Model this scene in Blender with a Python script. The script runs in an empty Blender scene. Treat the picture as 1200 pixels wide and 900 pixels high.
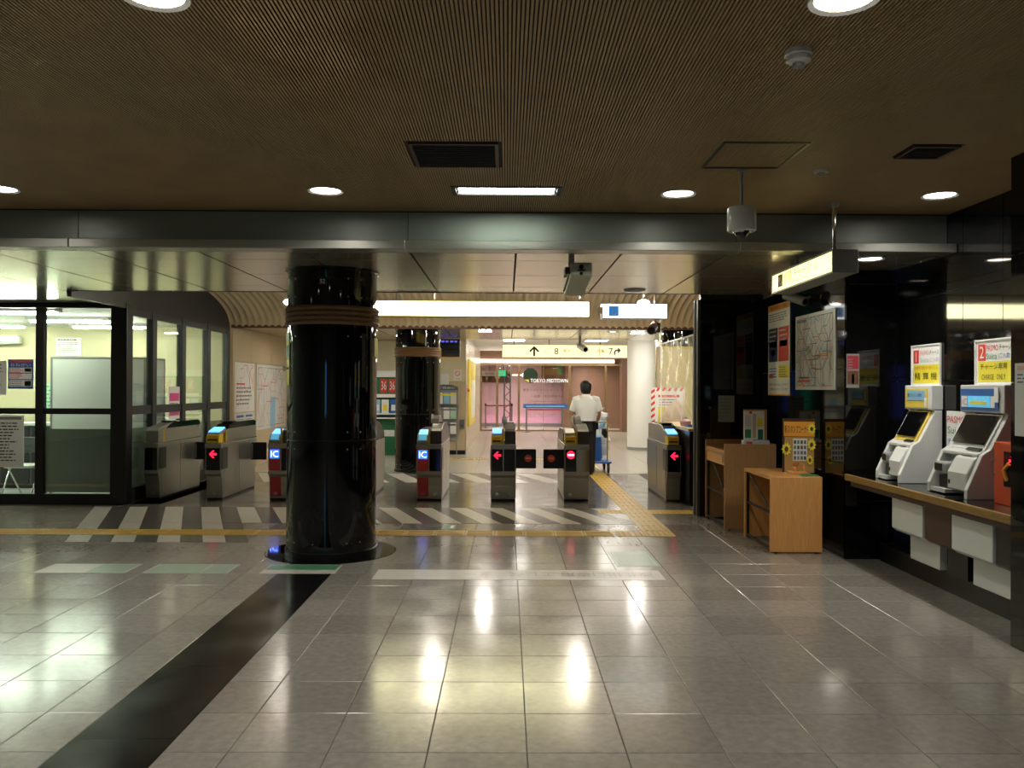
import bpy, bmesh, math, random
from mathutils import Vector, Matrix, Euler
random.seed(7)
PI = math.pi
S = bpy.context.scene
C = S.collection

# ------------------------------------------------------------------ camera, world, exposure
FPX = 970.0
cam = bpy.data.cameras.new('camera'); co = bpy.data.objects.new('camera', cam); C.objects.link(co)
cam.sensor_width = 36.0; cam.lens = FPX/1200*36.0; cam.clip_start = .05; cam.clip_end = 200
co.location = (0, 0, 1.6)
_R = Matrix.Rotation(-6/FPX, 3, 'Z') @ Matrix.Rotation(PI/2 + 5/FPX, 3, 'X') @ Matrix.Rotation(.0048, 3, 'Z')
co.rotation_euler = _R.to_euler()
S.camera = co
w = bpy.data.worlds.new('world'); S.world = w; w.use_nodes = True
w.node_tree.nodes['Background'].inputs[0].default_value = (.5, .55, .6, 1)
w.node_tree.nodes['Background'].inputs[1].default_value = .02
S.view_settings.view_transform = 'Standard'; S.view_settings.look = 'None'
S.view_settings.gamma = 1; S.view_settings.use_curve_mapping = False
S.view_settings.exposure = 0.3
L_DOWN, L_TUBE, L_VAULT, L_SIGN, L_OFFICE, L_FAR = 14., 32., 190., 12.0, 56., 24.
P_DOWN, SPREAD = 10.5, math.radians(136)     # real power of each recessed downlight and its cut-off cone

# ------------------------------------------------------------------ materials
def lin(c):
    if isinstance(c, str):
        c = [int(c[i:i+2], 16)/255 for i in (0, 2, 4)]
    return tuple((v/12.92 if v <= .04045 else ((v+.055)/1.055)**2.4) for v in c[:3]) + (1,)
MATS = {}
def mat(name, col, rough=.5, metal=0., emit=0., spec=.5, nz=0., nscale=8., stretch=(1, 1, 1), rvar=0., bump=0., coat=0., objvar=0., alpha_mix=0.):
    if name in MATS: return MATS[name]
    m = bpy.data.materials.new(name); m.use_nodes = True
    nt = m.node_tree; N = nt.nodes; K = nt.links
    b = N['Principled BSDF']
    c = lin(col)
    b.inputs['Base Color'].default_value = c
    b.inputs['Roughness'].default_value = rough; b.inputs['Metallic'].default_value = metal
    b.inputs['Specular IOR Level'].default_value = spec
    if coat: b.inputs['Coat Weight'].default_value = coat; b.inputs['Coat Roughness'].default_value = .05
    if emit:
        b.inputs['Emission Color'].default_value = c; b.inputs['Emission Strength'].default_value = emit
    if nz or rvar or bump or objvar:
        geo = N.new('ShaderNodeNewGeometry'); mp = N.new('ShaderNodeMapping'); t = N.new('ShaderNodeTexNoise')
        mp.inputs['Scale'].default_value = stretch
        K.new(geo.outputs['Position'], mp.inputs[0]); K.new(mp.outputs[0], t.inputs['Vector'])
        t.inputs['Scale'].default_value = nscale; t.inputs['Detail'].default_value = 5
        fac = t.outputs['Fac']
        if nz or objvar:
            ma = N.new('ShaderNodeMapRange'); ma.inputs['From Min'].default_value = .25; ma.inputs['From Max'].default_value = .75
            ma.inputs['To Min'].default_value = 1-nz; ma.inputs['To Max'].default_value = 1+nz
            K.new(fac, ma.inputs['Value']); val = ma.outputs[0]
            if objvar:
                oi = N.new('ShaderNodeObjectInfo'); mr = N.new('ShaderNodeMapRange')
                mr.inputs['To Min'].default_value = 1-objvar; mr.inputs['To Max'].default_value = 1+objvar
                K.new(oi.outputs['Random'], mr.inputs['Value'])
                mu = N.new('ShaderNodeMath'); mu.operation = 'MULTIPLY'; K.new(val, mu.inputs[0]); K.new(mr.outputs[0], mu.inputs[1]); val = mu.outputs[0]
            vm = N.new('ShaderNodeVectorMath'); vm.operation = 'SCALE'; vm.inputs[0].default_value = c[:3]
            K.new(val, vm.inputs['Scale']); K.new(vm.outputs[0], b.inputs['Base Color'])
        if rvar:
            t2 = N.new('ShaderNodeTexNoise'); t2.inputs['Scale'].default_value = 3.; t2.inputs['Detail'].default_value = 4
            K.new(geo.outputs['Position'], t2.inputs['Vector'])
            rr = N.new('ShaderNodeMapRange'); rr.inputs['From Min'].default_value = .3; rr.inputs['From Max'].default_value = .7
            rr.inputs['To Min'].default_value = max(.02, rough-rvar); rr.inputs['To Max'].default_value = rough+rvar
            K.new(t2.outputs['Fac'], rr.inputs['Value']); K.new(rr.outputs[0], b.inputs['Roughness'])
        if bump:
            bp = N.new('ShaderNodeBump'); bp.inputs['Strength'].default_value = bump; bp.inputs['Distance'].default_value = .02
            K.new(fac, bp.inputs['Height']); K.new(bp.outputs[0], b.inputs['Normal'])
    MATS[name] = m
    return m
def glass(name, tint=(.93, .97, .95), haze=0., hazecol='8A8C86', gloss=1.0, rough=.0, bump=0.):
    m = bpy.data.materials.new(name); m.use_nodes = True
    nt = m.node_tree; N = nt.nodes; K = nt.links; N.clear()
    out = N.new('ShaderNodeOutputMaterial'); tr = N.new('ShaderNodeBsdfTransparent'); gl = N.new('ShaderNodeBsdfGlossy')
    tr.inputs[0].default_value = (*tint, 1); gl.inputs['Roughness'].default_value = rough; gl.inputs[0].default_value = (gloss, gloss, gloss, 1)
    fr = N.new('ShaderNodeFresnel'); gb = N.new('ShaderNodeNewGeometry')      # thin sheet: same reflectance from both sides
    io = N.new('ShaderNodeMapRange'); io.inputs['To Min'].default_value = 1.45; io.inputs['To Max'].default_value = 1/1.45
    K.new(gb.outputs['Backfacing'], io.inputs['Value']); K.new(io.outputs[0], fr.inputs[0])
    mx = N.new('ShaderNodeMixShader'); K.new(fr.outputs[0], mx.inputs[0]); 
    first = tr.outputs[0]
    if haze:
        df = N.new('ShaderNodeBsdfDiffuse'); df.inputs[0].default_value = lin(hazecol)
        tl = N.new('ShaderNodeBsdfTranslucent'); tl.inputs[0].default_value = lin(hazecol)
        m0 = N.new('ShaderNodeMixShader'); m0.inputs[0].default_value = .5; K.new(df.outputs[0], m0.inputs[1]); K.new(tl.outputs[0], m0.inputs[2])
        m1 = N.new('ShaderNodeMixShader'); m1.inputs[0].default_value = haze; K.new(first, m1.inputs[1]); K.new(m0.outputs[0], m1.inputs[2]); first = m1.outputs[0]
    if bump:
        tx = N.new('ShaderNodeTexNoise'); tx.inputs['Scale'].default_value = 6; bp = N.new('ShaderNodeBump'); bp.inputs['Strength'].default_value = bump
        g = N.new('ShaderNodeNewGeometry'); mp = N.new('ShaderNodeMapping'); mp.inputs['Rotation'].default_value = (.7, 0, 0); mp.inputs['Scale'].default_value = (1, 3, .4)
        K.new(g.outputs['Position'], mp.inputs[0]); K.new(mp.outputs[0], tx.inputs['Vector'])
        K.new(tx.outputs['Fac'], bp.inputs['Height']); K.new(bp.outputs[0], gl.inputs['Normal']); K.new(bp.outputs[0], fr.inputs['Normal'])
    K.new(first, mx.inputs[1]); K.new(gl.outputs[0], mx.inputs[2]); K.new(mx.outputs[0], out.inputs[0])
    MATS[name] = m; return m

M = lambda n: MATS[n]
mat('floor_stone', '8B867D', .17, nz=.17, nscale=22, rvar=.05, objvar=.12, spec=.8)
mat('floor_dark', '66625B', .17, nz=.12, nscale=34, rvar=.06, objvar=.06, spec=.5)
mat('grout', '57524B', .8)
mat('stripe_light', 'C2BFB4', .25, nz=.06, nscale=30)
mat('stripe_dark', '55534E', .25, nz=.08, nscale=30)
mat('black_floor', '161616', .16, nz=.3, nscale=60, rvar=.05)
mat('black_stone', '0B0B0B', .05, nz=.5, nscale=20, spec=.5)
mat('black_gloss', '060607', .04, spec=.5)
mat('seam', '9A9A94', .5)
mat('tactile', 'C9A544', .4, nz=.1, nscale=30)
mat('tactile_light', 'D8C284', .4)
mat('slat', 'A58E66', .5, nz=.1, nscale=3)
mat('slat_back', '2C2417', .7)
mat('ceiling_metal', 'C4B8A4', .2, .7, nz=.03, nscale=4)
mat('ceiling_joint', '14120F', .8)
mat('beam_metal', '8A8F88', .42, .45)
mat('lip_metal', 'A9A89E', .3, .7)
mat('vault', 'BBA888', .45, nz=.05, nscale=6)
mat('dark_frame', '121213', .4)
mat('dark_grey', '2E2F30', .45)
mat('cream', 'DAD0B0', .6, nz=.04, nscale=3)
mat('beige', 'C6B391', .5, nz=.04, nscale=3)
mat('beige_stone', 'CDBFA4', .3, nz=.08, nscale=5)
mat('white', 'E6E6E0', .5)
mat('white_gloss', 'E2E3DF', .25)
mat('off_white', 'D2D4CE', .45)
mat('grey', '8E9090', .45)
mat('mid_grey', '5C5E5E', .45)
mat('steel', 'B4B1A8', .3, .8, nz=.06, nscale=12, stretch=(1, 1, 12))
mat('steel_dark', '8C8B86', .3, .75)
mat('chrome', 'D8D8D4', .12, 1.)
mat('hood', '55544F', .3, .6)
mat('black', '0A0A0B', .35)
mat('black_screen', '0A0B0C', .08)
mat('rubber', '101010', .7)
mat('yellow', 'E2BE2C', .4)
mat('yellow_soft', 'E8CF55', .45)
mat('yellow_print', 'E8D93A', .5)
mat('red', 'D0444A', .4)
mat('red_print', 'D6402E', .5)
mat('dark_red', '8E2230', .5)
mat('orange', 'C4491C', .35)
mat('orange_print', 'E09A2C', .5)
mat('blue', '2A62B0', .45)
mat('blue_print', '2860A8', .5)
mat('navy', '1C2250', .5)
mat('light_blue', '8FC0DC', .5)
mat('green', '1F6B45', .45)
mat('green_print', '3D8A4A', .5)
mat('pale_green', 'A9CBB2', .35)
mat('sticker_pale', '9CB3A0', .25)
mat('office_wall', 'C3BA98', .6, nz=.04, nscale=3)
mat('em_advert_green', '2FB27A', emit=6)
mat('em_advert_blue', '5A6AE8', emit=5)
mat('pink', 'D8478F', .5)
mat('pink_soft', 'D9A9A8', .5)
mat('black_print', '161616', .5)
mat('grey_print', '7A7A78', .6)
mat('faint_print', 'B9B59C', .6)
mat('brown', '5A3A26', .5)
mat('brown_panel', '46301F', .45)
mat('wood_rail', '7A5C38', .45, nz=.15, nscale=10, stretch=(1, 1, 8))
mat('bamboo', 'CF9654', .38, nz=.14, nscale=14, stretch=(8, 8, .5))
mat('bamboo_dull', 'A57E50', .42, nz=.14, nscale=14, stretch=(8, 8, .5))
mat('counter_wood', '8A6B33', .35, nz=.25, nscale=12, stretch=(6, .8, 6))
mat('cardboard', 'B08A4A', .6)
mat('skin', 'C58E6C', .5)
mat('hair', '0E0C0B', .5)
mat('shirt', 'E6E9E6', .7)
mat('trousers', '1C1B1C', .7)
mat('plastic_bag', 'DCE0E2', .3)
mat('wall_pink', 'C8AAAA', .5)
mat('wood_wall', '80604F', .4, nz=.1, nscale=4, stretch=(4, 4, .6))
mat('bronze', '98805E', .35, .7)
mat('far_floor', 'B8B2A4', .2, nz=.05, nscale=6, objvar=.04)
mat('hoop', '6B4E2C', .4, nz=.1, nscale=6)
mat('em_down', 'FFFAF0', emit=L_DOWN)
mat('em_tube', 'F4FFF0', emit=L_TUBE)
mat('em_vault', 'FFF6E6', emit=L_VAULT)
mat('em_spot', 'FFF6E6', emit=60)
mat('em_sign', 'FFF9C4', emit=L_SIGN)
mat('em_sign_far', 'FFF6C8', emit=.85)
mat('em_sign_yellow', 'FFF0A0', emit=1.7)
mat('em_white', 'F4FAF4', emit=3.0)
mat('em_yellow', 'FFE860', emit=1.3)
mat('em_office', 'F6FFEA', emit=L_OFFICE)
mat('em_far', 'FFFAF2', emit=L_FAR)
mat('em_strip', 'FFF6EA', emit=6)
mat('em_pink', 'FFB4EC', emit=8)
mat('em_red', 'FF1A3C', emit=2.2)
mat('em_white_led', 'FFFFFF', emit=1.6)
mat('em_blue', '2C68FF', emit=1.6)
mat('em_sky', '6AB8FF', emit=1.3)
mat('em_cyan', '58B4DC', emit=.45)
mat('em_green', '2FB27A', emit=1.2)
mat('em_sign_blue', '2C7CC8', emit=.7)
mat('flap_red', 'F04A34', .4)
mat('em_violet', '5A5AE0', emit=.8)
glass('glass')
glass('glass_far', (.96, .93, .92))
glass('frosted', (.8, .84, .8), .8, '8C9286')
glass('plastic_sheet', (.95, .95, .93), .12, 'FFFFFF', 1., .12, .6)

# ------------------------------------------------------------------ mesh helpers
def lamp(parent, r, power, z=0., spread=PI, col=(1, .96, .9), name='lamp', rect=None):
    d = bpy.data.lights.new(name, 'AREA'); d.shape = 'DISK'; d.size = 2*r; d.energy = power; d.color = col; d.spread = spread
    if rect: d.shape = 'RECTANGLE'; d.size, d.size_y = rect
    o = bpy.data.objects.new(name, d); C.objects.link(o); o.parent = parent; o.location = (0, 0, z)
    return o
class MB:
    def __init__(s): s.v = []; s.f = []
    def add(s, v, f):
        n = len(s.v); s.v += [tuple(p) for p in v]; s.f += [tuple(i+n for i in q) for q in f]; return s
    def box(s, x0, y0, z0, x1, y1, z1):
        if x0 > x1: x0, x1 = x1, x0
        if y0 > y1: y0, y1 = y1, y0
        if z0 > z1: z0, z1 = z1, z0
        return s.add([(x0,y0,z0),(x1,y0,z0),(x1,y1,z0),(x0,y1,z0),(x0,y0,z1),(x1,y0,z1),(x1,y1,z1),(x0,y1,z1)],
                     [(0,3,2,1),(4,5,6,7),(0,1,5,4),(1,2,6,5),(2,3,7,6),(3,0,4,7)])
    def prism_x(s, poly, x0, x1):      # poly in (y,z), extruded along x
        n = len(poly)
        v = [(x0,)+tuple(p) for p in poly] + [(x1,)+tuple(p) for p in poly]
        f = [tuple(range(n))[::-1], tuple(range(n, 2*n))] + [(i, (i+1) % n, n+(i+1) % n, n+i) for i in range(n)]
        return s.add(v, f)
    def prism_z(s, poly, z0, z1):      # poly in (x,y)
        n = len(poly)
        v = [tuple(p)+(z0,) for p in poly] + [tuple(p)+(z1,) for p in poly]
        return s.add(v, [tuple(range(n))[::-1], tuple(range(n, 2*n))] + [(i, (i+1) % n, n+(i+1) % n, n+i) for i in range(n)])
    def prism_y(s, poly, y0, y1):      # poly in (x,z)
        n = len(poly)
        v = [(p[0], y0, p[1]) for p in poly] + [(p[0], y1, p[1]) for p in poly]
        return s.add(v, [tuple(range(n)), tuple(range(n, 2*n))[::-1]] + [(i, n+i, n+(i+1) % n, (i+1) % n) for i in range(n)])
    def lathe(s, prof, cx=0, cy=0, n=24, a0=0., a1=2*PI, z=0):   # prof list of (r,z)
        full = abs(a1-a0-2*PI) < 1e-6; m = n if full else n+1
        v = []
        for k in range(m):
            a = a0+(a1-a0)*k/n
            v += [(cx+r*math.cos(a), cy+r*math.sin(a), z+h) for r, h in prof]
        p = len(prof); f = []
        for k in range(n):
            k2 = (k+1) % m
            for i in range(p-1): f.append((k*p+i, k2*p+i, k2*p+i+1, k*p+i+1))
        return s.add(v, f)
    def cyl(s, cx, cy, z0, z1, r, n=24, r2=None):
        r2 = r if r2 is None else r2
        return s.lathe([(0, z0), (r, z0), (r2, z1), (0, z1)], cx, cy, n)
    def tube(s, pts, r, n=8, cap=True):
        pts = [Vector(p) for p in pts]; rs = r if isinstance(r, (list, tuple)) else [r]*len(pts)
        v = []; base = None
        for i, p in enumerate(pts):
            d = (pts[min(i+1, len(pts)-1)]-pts[max(i-1, 0)]).normalized()
            if base is None:
                base = d.orthogonal().normalized()
            else:
                base = (base-d*base.dot(d)).normalized()
            o = d.cross(base)
            v += [p+(base*math.cos(2*PI*k/n)+o*math.sin(2*PI*k/n))*rs[i] for k in range(n)]
        f = []
        for i in range(len(pts)-1):
            for k in range(n):
                f.append((i*n+k, i*n+(k+1) % n, (i+1)*n+(k+1) % n, (i+1)*n+k))
        if cap: f += [tuple(range(n))[::-1], tuple(range((len(pts)-1)*n, len(pts)*n))]
        return s.add(v, f)
    def loft(s, rings, n=16, cap=True):     # rings: (cx,cy,cz,rx,ry) horizontal ellipses
        v = []
        for (cx, cy, cz, rx, ry) in rings:
            v += [(cx+rx*math.cos(2*PI*k/n), cy+ry*math.sin(2*PI*k/n), cz) for k in range(n)]
        f = []
        for i in range(len(rings)-1):
            for k in range(n): f.append((i*n+k, i*n+(k+1) % n, (i+1)*n+(k+1) % n, (i+1)*n+k))
        if cap: f += [tuple(range(n))[::-1], tuple(range((len(rings)-1)*n, len(rings)*n))]
        return s.add(v, f)
    def disc_y(s, x, z, r, y0, y1, n=20):   # disc facing -y
        return s.prism_y([(x+r*math.cos(2*PI*k/n), z+r*math.sin(2*PI*k/n)) for k in range(n)], y0, y1)
    def mesh(s, name, bev=0., smooth=False, seg=2):
        me = bpy.data.meshes.new(name); me.from_pydata(s.v, [], s.f)
        bm = bmesh.new(); bm.from_mesh(me)
        bmesh.ops.remove_doubles(bm, verts=bm.verts, dist=1e-6)
        bmesh.ops.recalc_face_normals(bm, faces=bm.faces)
        if bev:
            es = [e for e in bm.edges if len(e.link_faces) == 2 and e.calc_face_angle(0) > .5]
            bmesh.ops.bevel(bm, geom=es, offset=bev, segments=seg, profile=.5, affect='EDGES', clamp_overlap=True)
        bm.to_mesh(me); bm.free()
        if smooth:
            for p in me.polygons: p.use_smooth = True
            try: me.set_sharp_from_angle(angle=math.radians(38))
            except Exception: pass
        return me
def link(name, me, m, parent=None, loc=(0, 0, 0), rot=(0, 0, 0)):
    o = bpy.data.objects.new(name, me); C.objects.link(o)
    if me is not None and m is not None:
        me.materials.clear(); me.materials.append(m if not isinstance(m, str) else MATS[m])
    o.location = loc; o.rotation_euler = rot
    if parent is not None: o.parent = parent
    return o
def part(name, mb, m, parent=None, loc=(0, 0, 0), rot=(0, 0, 0), bev=0., smooth=False, label=None, kind=None):
    o = link(name, mb.mesh(name, bev, smooth), m, parent, loc, rot)
    if label: o['label'] = label
    if kind: o['kind'] = kind
    return o
def tag(o, label, cat, group=None):
    o['label'] = label; o['category'] = cat
    if group: o['group'] = group
    return o
def thing(name, label, cat, loc=(0, 0, 0), rz=0., group=None):
    o = bpy.data.objects.new(name, None); C.objects.link(o); o.empty_display_size = .1
    o.location = loc; o.rotation_euler = (0, 0, rz)
    return tag(o, label, cat, group)
def struct(name, mb, m, parent=None, bev=0., smooth=False, label=None):
    o = part(name, mb, m, parent, bev=bev, smooth=smooth)
    if parent is None: o['kind'] = 'structure'
    if label: o['label'] = label
    return o
def copy_tree(o, parent=None):
    c = o.copy(); C.objects.link(c); c.parent = parent
    for ch in list(o.children): copy_tree(ch, c)
    return c
B = lambda *a: MB().box(*a)
_txt = {}
def text(body, h, m, parent, x, y, z, width=None, align='L', rot=(PI/2, 0, 0), name='lettering', flip=False, thick=0.):
    """flat lettering; (x,z) = left/centre baseline in the local front frame"""
    if body not in _txt:
        c = bpy.data.curves.new('t', 'FONT'); c.body = body; c.resolution_u = 2; c.size = 1.
        o = bpy.data.objects.new('t', c); C.objects.link(o)
        dg = bpy.context.evaluated_depsgraph_get(); dg.update()
        me = bpy.data.meshes.new_from_object(o.evaluated_get(dg)); bpy.data.objects.remove(o); bpy.data.curves.remove(c)
        xs = [v.co.x for v in me.vertices] or [0]; ys = [v.co.y for v in me.vertices] or [0]
        _txt[body] = ([tuple(v.co) for v in me.vertices], [tuple(p.vertices) for p in me.polygons], min(xs), max(xs), min(ys), max(ys))
    V, F, x0, x1, y0, y1 = _txt[body]
    sy = h/max(1e-6, y1-y0); sx = sy if width is None else width/max(1e-6, x1-x0)
    off = {'L': 0, 'C': (x1-x0)/2, 'R': (x1-x0)}[align]
    me = bpy.data.meshes.new(name); me.from_pydata([((a-x0-off)*sx, (b-y0)*sy, 0) for a, b, c in V], [], F)
    return link(name, me, m, parent, (x, y, z), rot)
FRONT = (PI/2, 0, 0)
def fine_lines(mb, x0, x1, ztop, n, dz, h, y, seed=1, gap=.12):
    r = random.Random(seed)
    for i in range(n):
        x = x0; z = ztop-i*dz; end = x1-(x1-x0)*r.random()*.35
        while x < end:
            l = (x1-x0)*(.05+.12*r.random()); mb.box(x, y-.0006, z-h, min(x+l, end), y, z); x += l+(x1-x0)*gap*.25
    return mb
def poster(name, label, cat, w, h, loc, rz, base='white', blocks=(), texts=(), lines=(), group=None, thick=.006, frame=None):
    """board with its lower left corner at loc; local x to the right, z up, front towards -y"""
    t = thing(name, label, cat, loc, rz, group)
    part('board', B(0, -thick, 0, w, 0, h), base, t)
    if frame:
        fw, fm = frame
        f = MB(); f.box(-fw, -thick-.008, -fw, 0, 0, h+fw); f.box(w, -thick-.008, -fw, w+fw, 0, h+fw); f.box(0, -thick-.008, -fw, w, 0, 0); f.box(0, -thick-.008, h, w, 0, h+fw)
        part('frame', f, fm, t)
    for (u0, v0, u1, v1, m) in blocks: part('printed_block', B(u0*w, -thick-.001, v0*h, u1*w, -thick, v1*h), m, t)
    for (u, v, hh, body, m, ww, al) in texts: text(body, hh*h, m, t, u*w, -thick-.0022, v*h, None if ww is None else ww*w, al)
    for i, (u0, u1, v, n, dv, hv, m) in enumerate(lines):
        part('fine_print', fine_lines(MB(), u0*w, u1*w, v*h, n, dv*h, hv*h, -thick-.0013, i+3), m, t)
    return t
# ------------------------------------------------------------------ key dimensions (metres; y away from the camera, z up)
ZU, ZL, ZF = 3.07, 2.73, 2.72          # hall ceiling, gate ceiling, ceiling beyond the vault
YB = 6.9                                # beam face
XW = 3.68                               # back of the ticket machine niche
XO, YO = -5.16, 11.25                   # office corner
TILE = .4375

# ------------------------------------------------------------------ floor
floor = struct('floor', B(-13, -5, -.12, 6.5, 36.5, -.006), 'grout')
G = .0018
def seen(x, y):
    px = 594+x*FPX/y if y > .1 else -1
    py = 455+1.6*FPX/y if y > .1 else 9999
    return -60 < px < 1260 and 440 < py < 960
xe = [-1.5] + [-1.216+TILE*k for k in range(12)]
xl = [-1.96, -2.25] + [-2.25-TILE*k for k in range(1, 25)]
cols = [(a, b) for a, b in zip(xe[:-1], xe[1:])] + [(b, a) for a, b in zip(xl[:-1], xl[1:])]
rows = [4.08-TILE*k for k in range(21, 0, -1)] + [4.08+TILE*k for k in range(0, 17)]
cells = []
for (a, b) in cols:
    for c, d in zip(rows[:-1], rows[1:]):
        if b < -5.16 and d > 11.3: continue
        if a > 3.2 and d < 5.0: pass
        cells.append((a, b, c, min(d, 11.05)))
def area(t):
    y = (t[2]+t[3])/2
    return (1/(y*y*y)) if seen((t[0]+t[1])/2, y) or seen(t[0], t[3]) or seen(t[1], t[3]) else -1/(1+abs(y))
cells.sort(key=area, reverse=True)
near = [t for t in cells if area(t) > 0][:295]
rest = [t for t in cells if t not in near]
_tm = {}
for (a, b, c, d) in near:
    k = (round(b-a, 4), round(d-c, 4))
    if k not in _tm:
        W, D = k
        _tm[k] = B(-W/2+G, -D/2+G, -.012, W/2-G, D/2-G, 0).mesh('floor_tile', .0018, seg=1); _tm[k].materials.append(M('floor_stone'))
    link('floor_tile', _tm[k], None, floor, ((a+b)/2, (c+d)/2, 0))
f = MB()
for (a, b, c, d) in rest: f.box(a+G, c+G, -.012, b-G, d-G, 0)
part('floor_tile_field', f, 'floor_stone', floor, kind='stuff')
f = MB()
y = 11.05
while y < 15.6:
    x = -5.14
    while x < 2.46: f.box(x+G, y+G, -.012, min(x+.875, 2.47)-G, min(y+.875, 15.6)-G, 0); x += .875
    y += .875
part('gate_floor_field', f, 'floor_dark', floor, kind='stuff')
f = MB(); y = 15.6
while y < 36.4:
    x = -5.1
    while x < 6.3: f.box(x+G, y+G, -.012, x+.9-G, y+.9-G, 0); x += .9
    y += .9
part('far_floor_field', f, 'far_floor', floor, kind='stuff')
f = MB(); y = 11.3
while y < 15.4:
    x = -12.5
    while x < -5.3: f.box(x, y, -.012, x+.6-G, y+.6-G, 0); x += .6
    y += .6
part('office_floor_field', f, 'grey', floor, kind='stuff')
for c, d in [(-4, -3), (-3, -2), (-2, -1), (-1, 0), (0, .9), (.9, 1.84), (1.84, 2.8), (2.8, 3.78), (3.78, 4.76), (4.76, 5.74), (5.74, 6.72), (6.72, 7.62), (7.62, 8.6)]:
    part('black_floor_slab', B(-1.96+G, c+G, -.012, -1.5-G, d-G, 0), 'black_floor', floor)
ring = MB().lathe([(.40, 0), (.40, .004), (.625, .004), (.63, 0)], -1.71, 8.12, 64)
part('column_base_ring', ring, 'black_gloss', floor, smooth=False)
# slanted stripes in front of the gates and beyond them
T = -.375
def stripe(x, y0, y1, w, m, z=.0025):
    p = [(x+T*(y0-11.05), y0), (x+w+T*(y0-11.05), y0), (x+w+T*(y1-11.05), y1), (x+T*(y1-11.05), y1)]
    part('floor_stripe', MB().prism_z(p, -.004, z), m, floor)
for k in range(-9, 6):
    x = -1.235+.471*k
    lo = 9.78 if x > -2.9 else 9.4
    stripe(x, 9.78, 11.04, .236, 'stripe_light')
    if k < 5: stripe(x+.237, 9.78, 11.04, .233, 'stripe_dark')
    if x < -3.6:
        stripe(x+.237, 8.55, 8.94, .233, 'stripe_dark'); stripe(x, 8.55, 8.94, .236, 'stripe_light')
        stripe(x+.237, 9.32, 9.77, .233, 'stripe_dark'); stripe(x, 9.32, 9.77, .236, 'stripe_light')
T = -.375
for k in range(-6, 8):
    x = -1.1+.60*k
    p = [(x, 14.0), (x+.32, 14.0), (x+.32-.55, 15.5), (x-.55, 15.5)]
    if -4.6 < x < 1.0: part('floor_stripe', MB().prism_z(p, -.004, .0025), 'stripe_light', floor)
# tactile paving
bar = MB().box(-.16, -.16, 0, .16, .16, .004)
for i in range(4): bar.box(-.14, -.125+.07*i, .004, .14, -.095+.07*i, .009)
bar_me = bar.mesh('tactile_tile'); bar_me.materials.append(M('tactile'))
dot = MB().box(-.16, -.16, 0, .16, .16, .004)
for i in range(5):
    for j in range(5): dot.lathe([(.013, .004), (.009, .009), (0, .009)], -.122+.061*i, -.122+.061*j, 6)
dot_me = dot.mesh('tactile_dot_tile'); dot_me.materials.append(M('tactile'))
X = 1.02
for k in range(42):
    x = X-.327*k
    if -2.2 < x < -1.3 and False: continue
    link('tactile_tile', bar_me, None, floor, (x, 9.13, 0))
for k in range(4): link('tactile_dot_tile', dot_me, None, floor, (1.36+.165*0+.325*min(k, 1), 9.13+.325*(k//2), 0)) if k in (0, 1) else None
y = 9.46
while y < 17.8:
    link('tactile_tile', bar_me, None, floor, (1.69, y, 0), (0, 0, PI/2)); y += .327
for x in (1.36, 2.02, 2.35): link('tactile_dot_tile', dot_me, None, floor, (x, 10.75, 0))
for k in range(14): link('tactile_dot_tile', dot_me, None, floor, (-2.2+.33*k, 18.7, 0))

# ------------------------------------------------------------------ hall ceiling with fine slats
ceil = struct('ceiling_hall', B(-13, -5, ZU+.012, 4.2, YB, ZU+.1), 'slat_back')
f = MB(); p = .0172; n = int(16.6/p)
holes = [(-.62, -.04, 4.93, 5.5), (-.42, .40, 6.02, 6.30), (2.42, 2.74, 4.92, 5.23)]
f2 = []
for i in range(n):
    x = -12.9+p*i; x1 = x+p*.62
    if x > 4.15: break
    segs = [(-5., YB)]
    for (hx0, hx1, hy0, hy1) in holes:
        if hx0 < x+p*.3 < hx1:
            segs = [s for a, b in segs for s in ((a, min(b, hy0)), (max(a, hy1), b)) if s[1] > s[0]]
    for a, b in segs:
        f.add([(x, a, ZU+.012), (x, a, ZU), (x1, a, ZU), (x1, a, ZU+.012), (x, b, ZU+.012), (x, b, ZU), (x1, b, ZU), (x1, b, ZU+.012)],
              [(0, 1, 5, 4), (1, 2, 6, 5), (2, 3, 7, 6)])
part('ceiling_slats', f, 'slat', ceil, kind='stuff')

# ------------------------------------------------------------------ beam between hall and gate area
beam = struct('beam', B(-13, YB+.03, ZL+.04, 4.2, YB+.2, ZU+.1), 'ceiling_joint'); beam['label'] = 'grey metal clad beam across the ceiling above the gates'
bx = [-12.9, -9.05, -6.31, -3.57, -.83, 1.91, XW]
for a, b in zip(bx[:-1], bx[1:]):
    part('beam_panel', B(a+.003, YB, ZL+.075, b-.003, YB+.03, ZU-.008), 'beam_metal', beam)
    part('beam_lip', B(a+.003, YB-.16, ZL, b-.003, YB+.03, ZL+.072), 'lip_metal', beam, bev=.006)

# ------------------------------------------------------------------ gate area ceiling: metal panels
cl = struct('ceiling_gate', B(-13, YB+.03, ZL+.02, 4.2, 9.8, ZL+.08), 'ceiling_joint')
part('ceiling_backing', B(-13, 9.8, ZL+.02, XO, YO+.05, ZL+.08), 'ceiling_joint', cl)
ye = [YB+.03, 7.34, 8.29, 9.24, 9.8]; yel = [9.8, 10.19, 11.14]
cxs = [.07+.885*k for k in range(-15, 5)] + [4.2]
for a, b in zip(cxs[:-1], cxs[1:]):
    for c, d in zip(ye[:-1], ye[1:]):
        part('ceiling_panel', B(a+.009, c+.006, ZL, b-.009, d-.006, ZL+.02), 'ceiling_metal', cl)
    if a < XO-.3:
        for c, d in zip(yel[:-1], yel[1:]):
            part('ceiling_panel', B(a+.008, c+.003, ZL, min(b, XO)-.008, d-.003, ZL+.02), 'ceiling_metal', cl)
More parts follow.
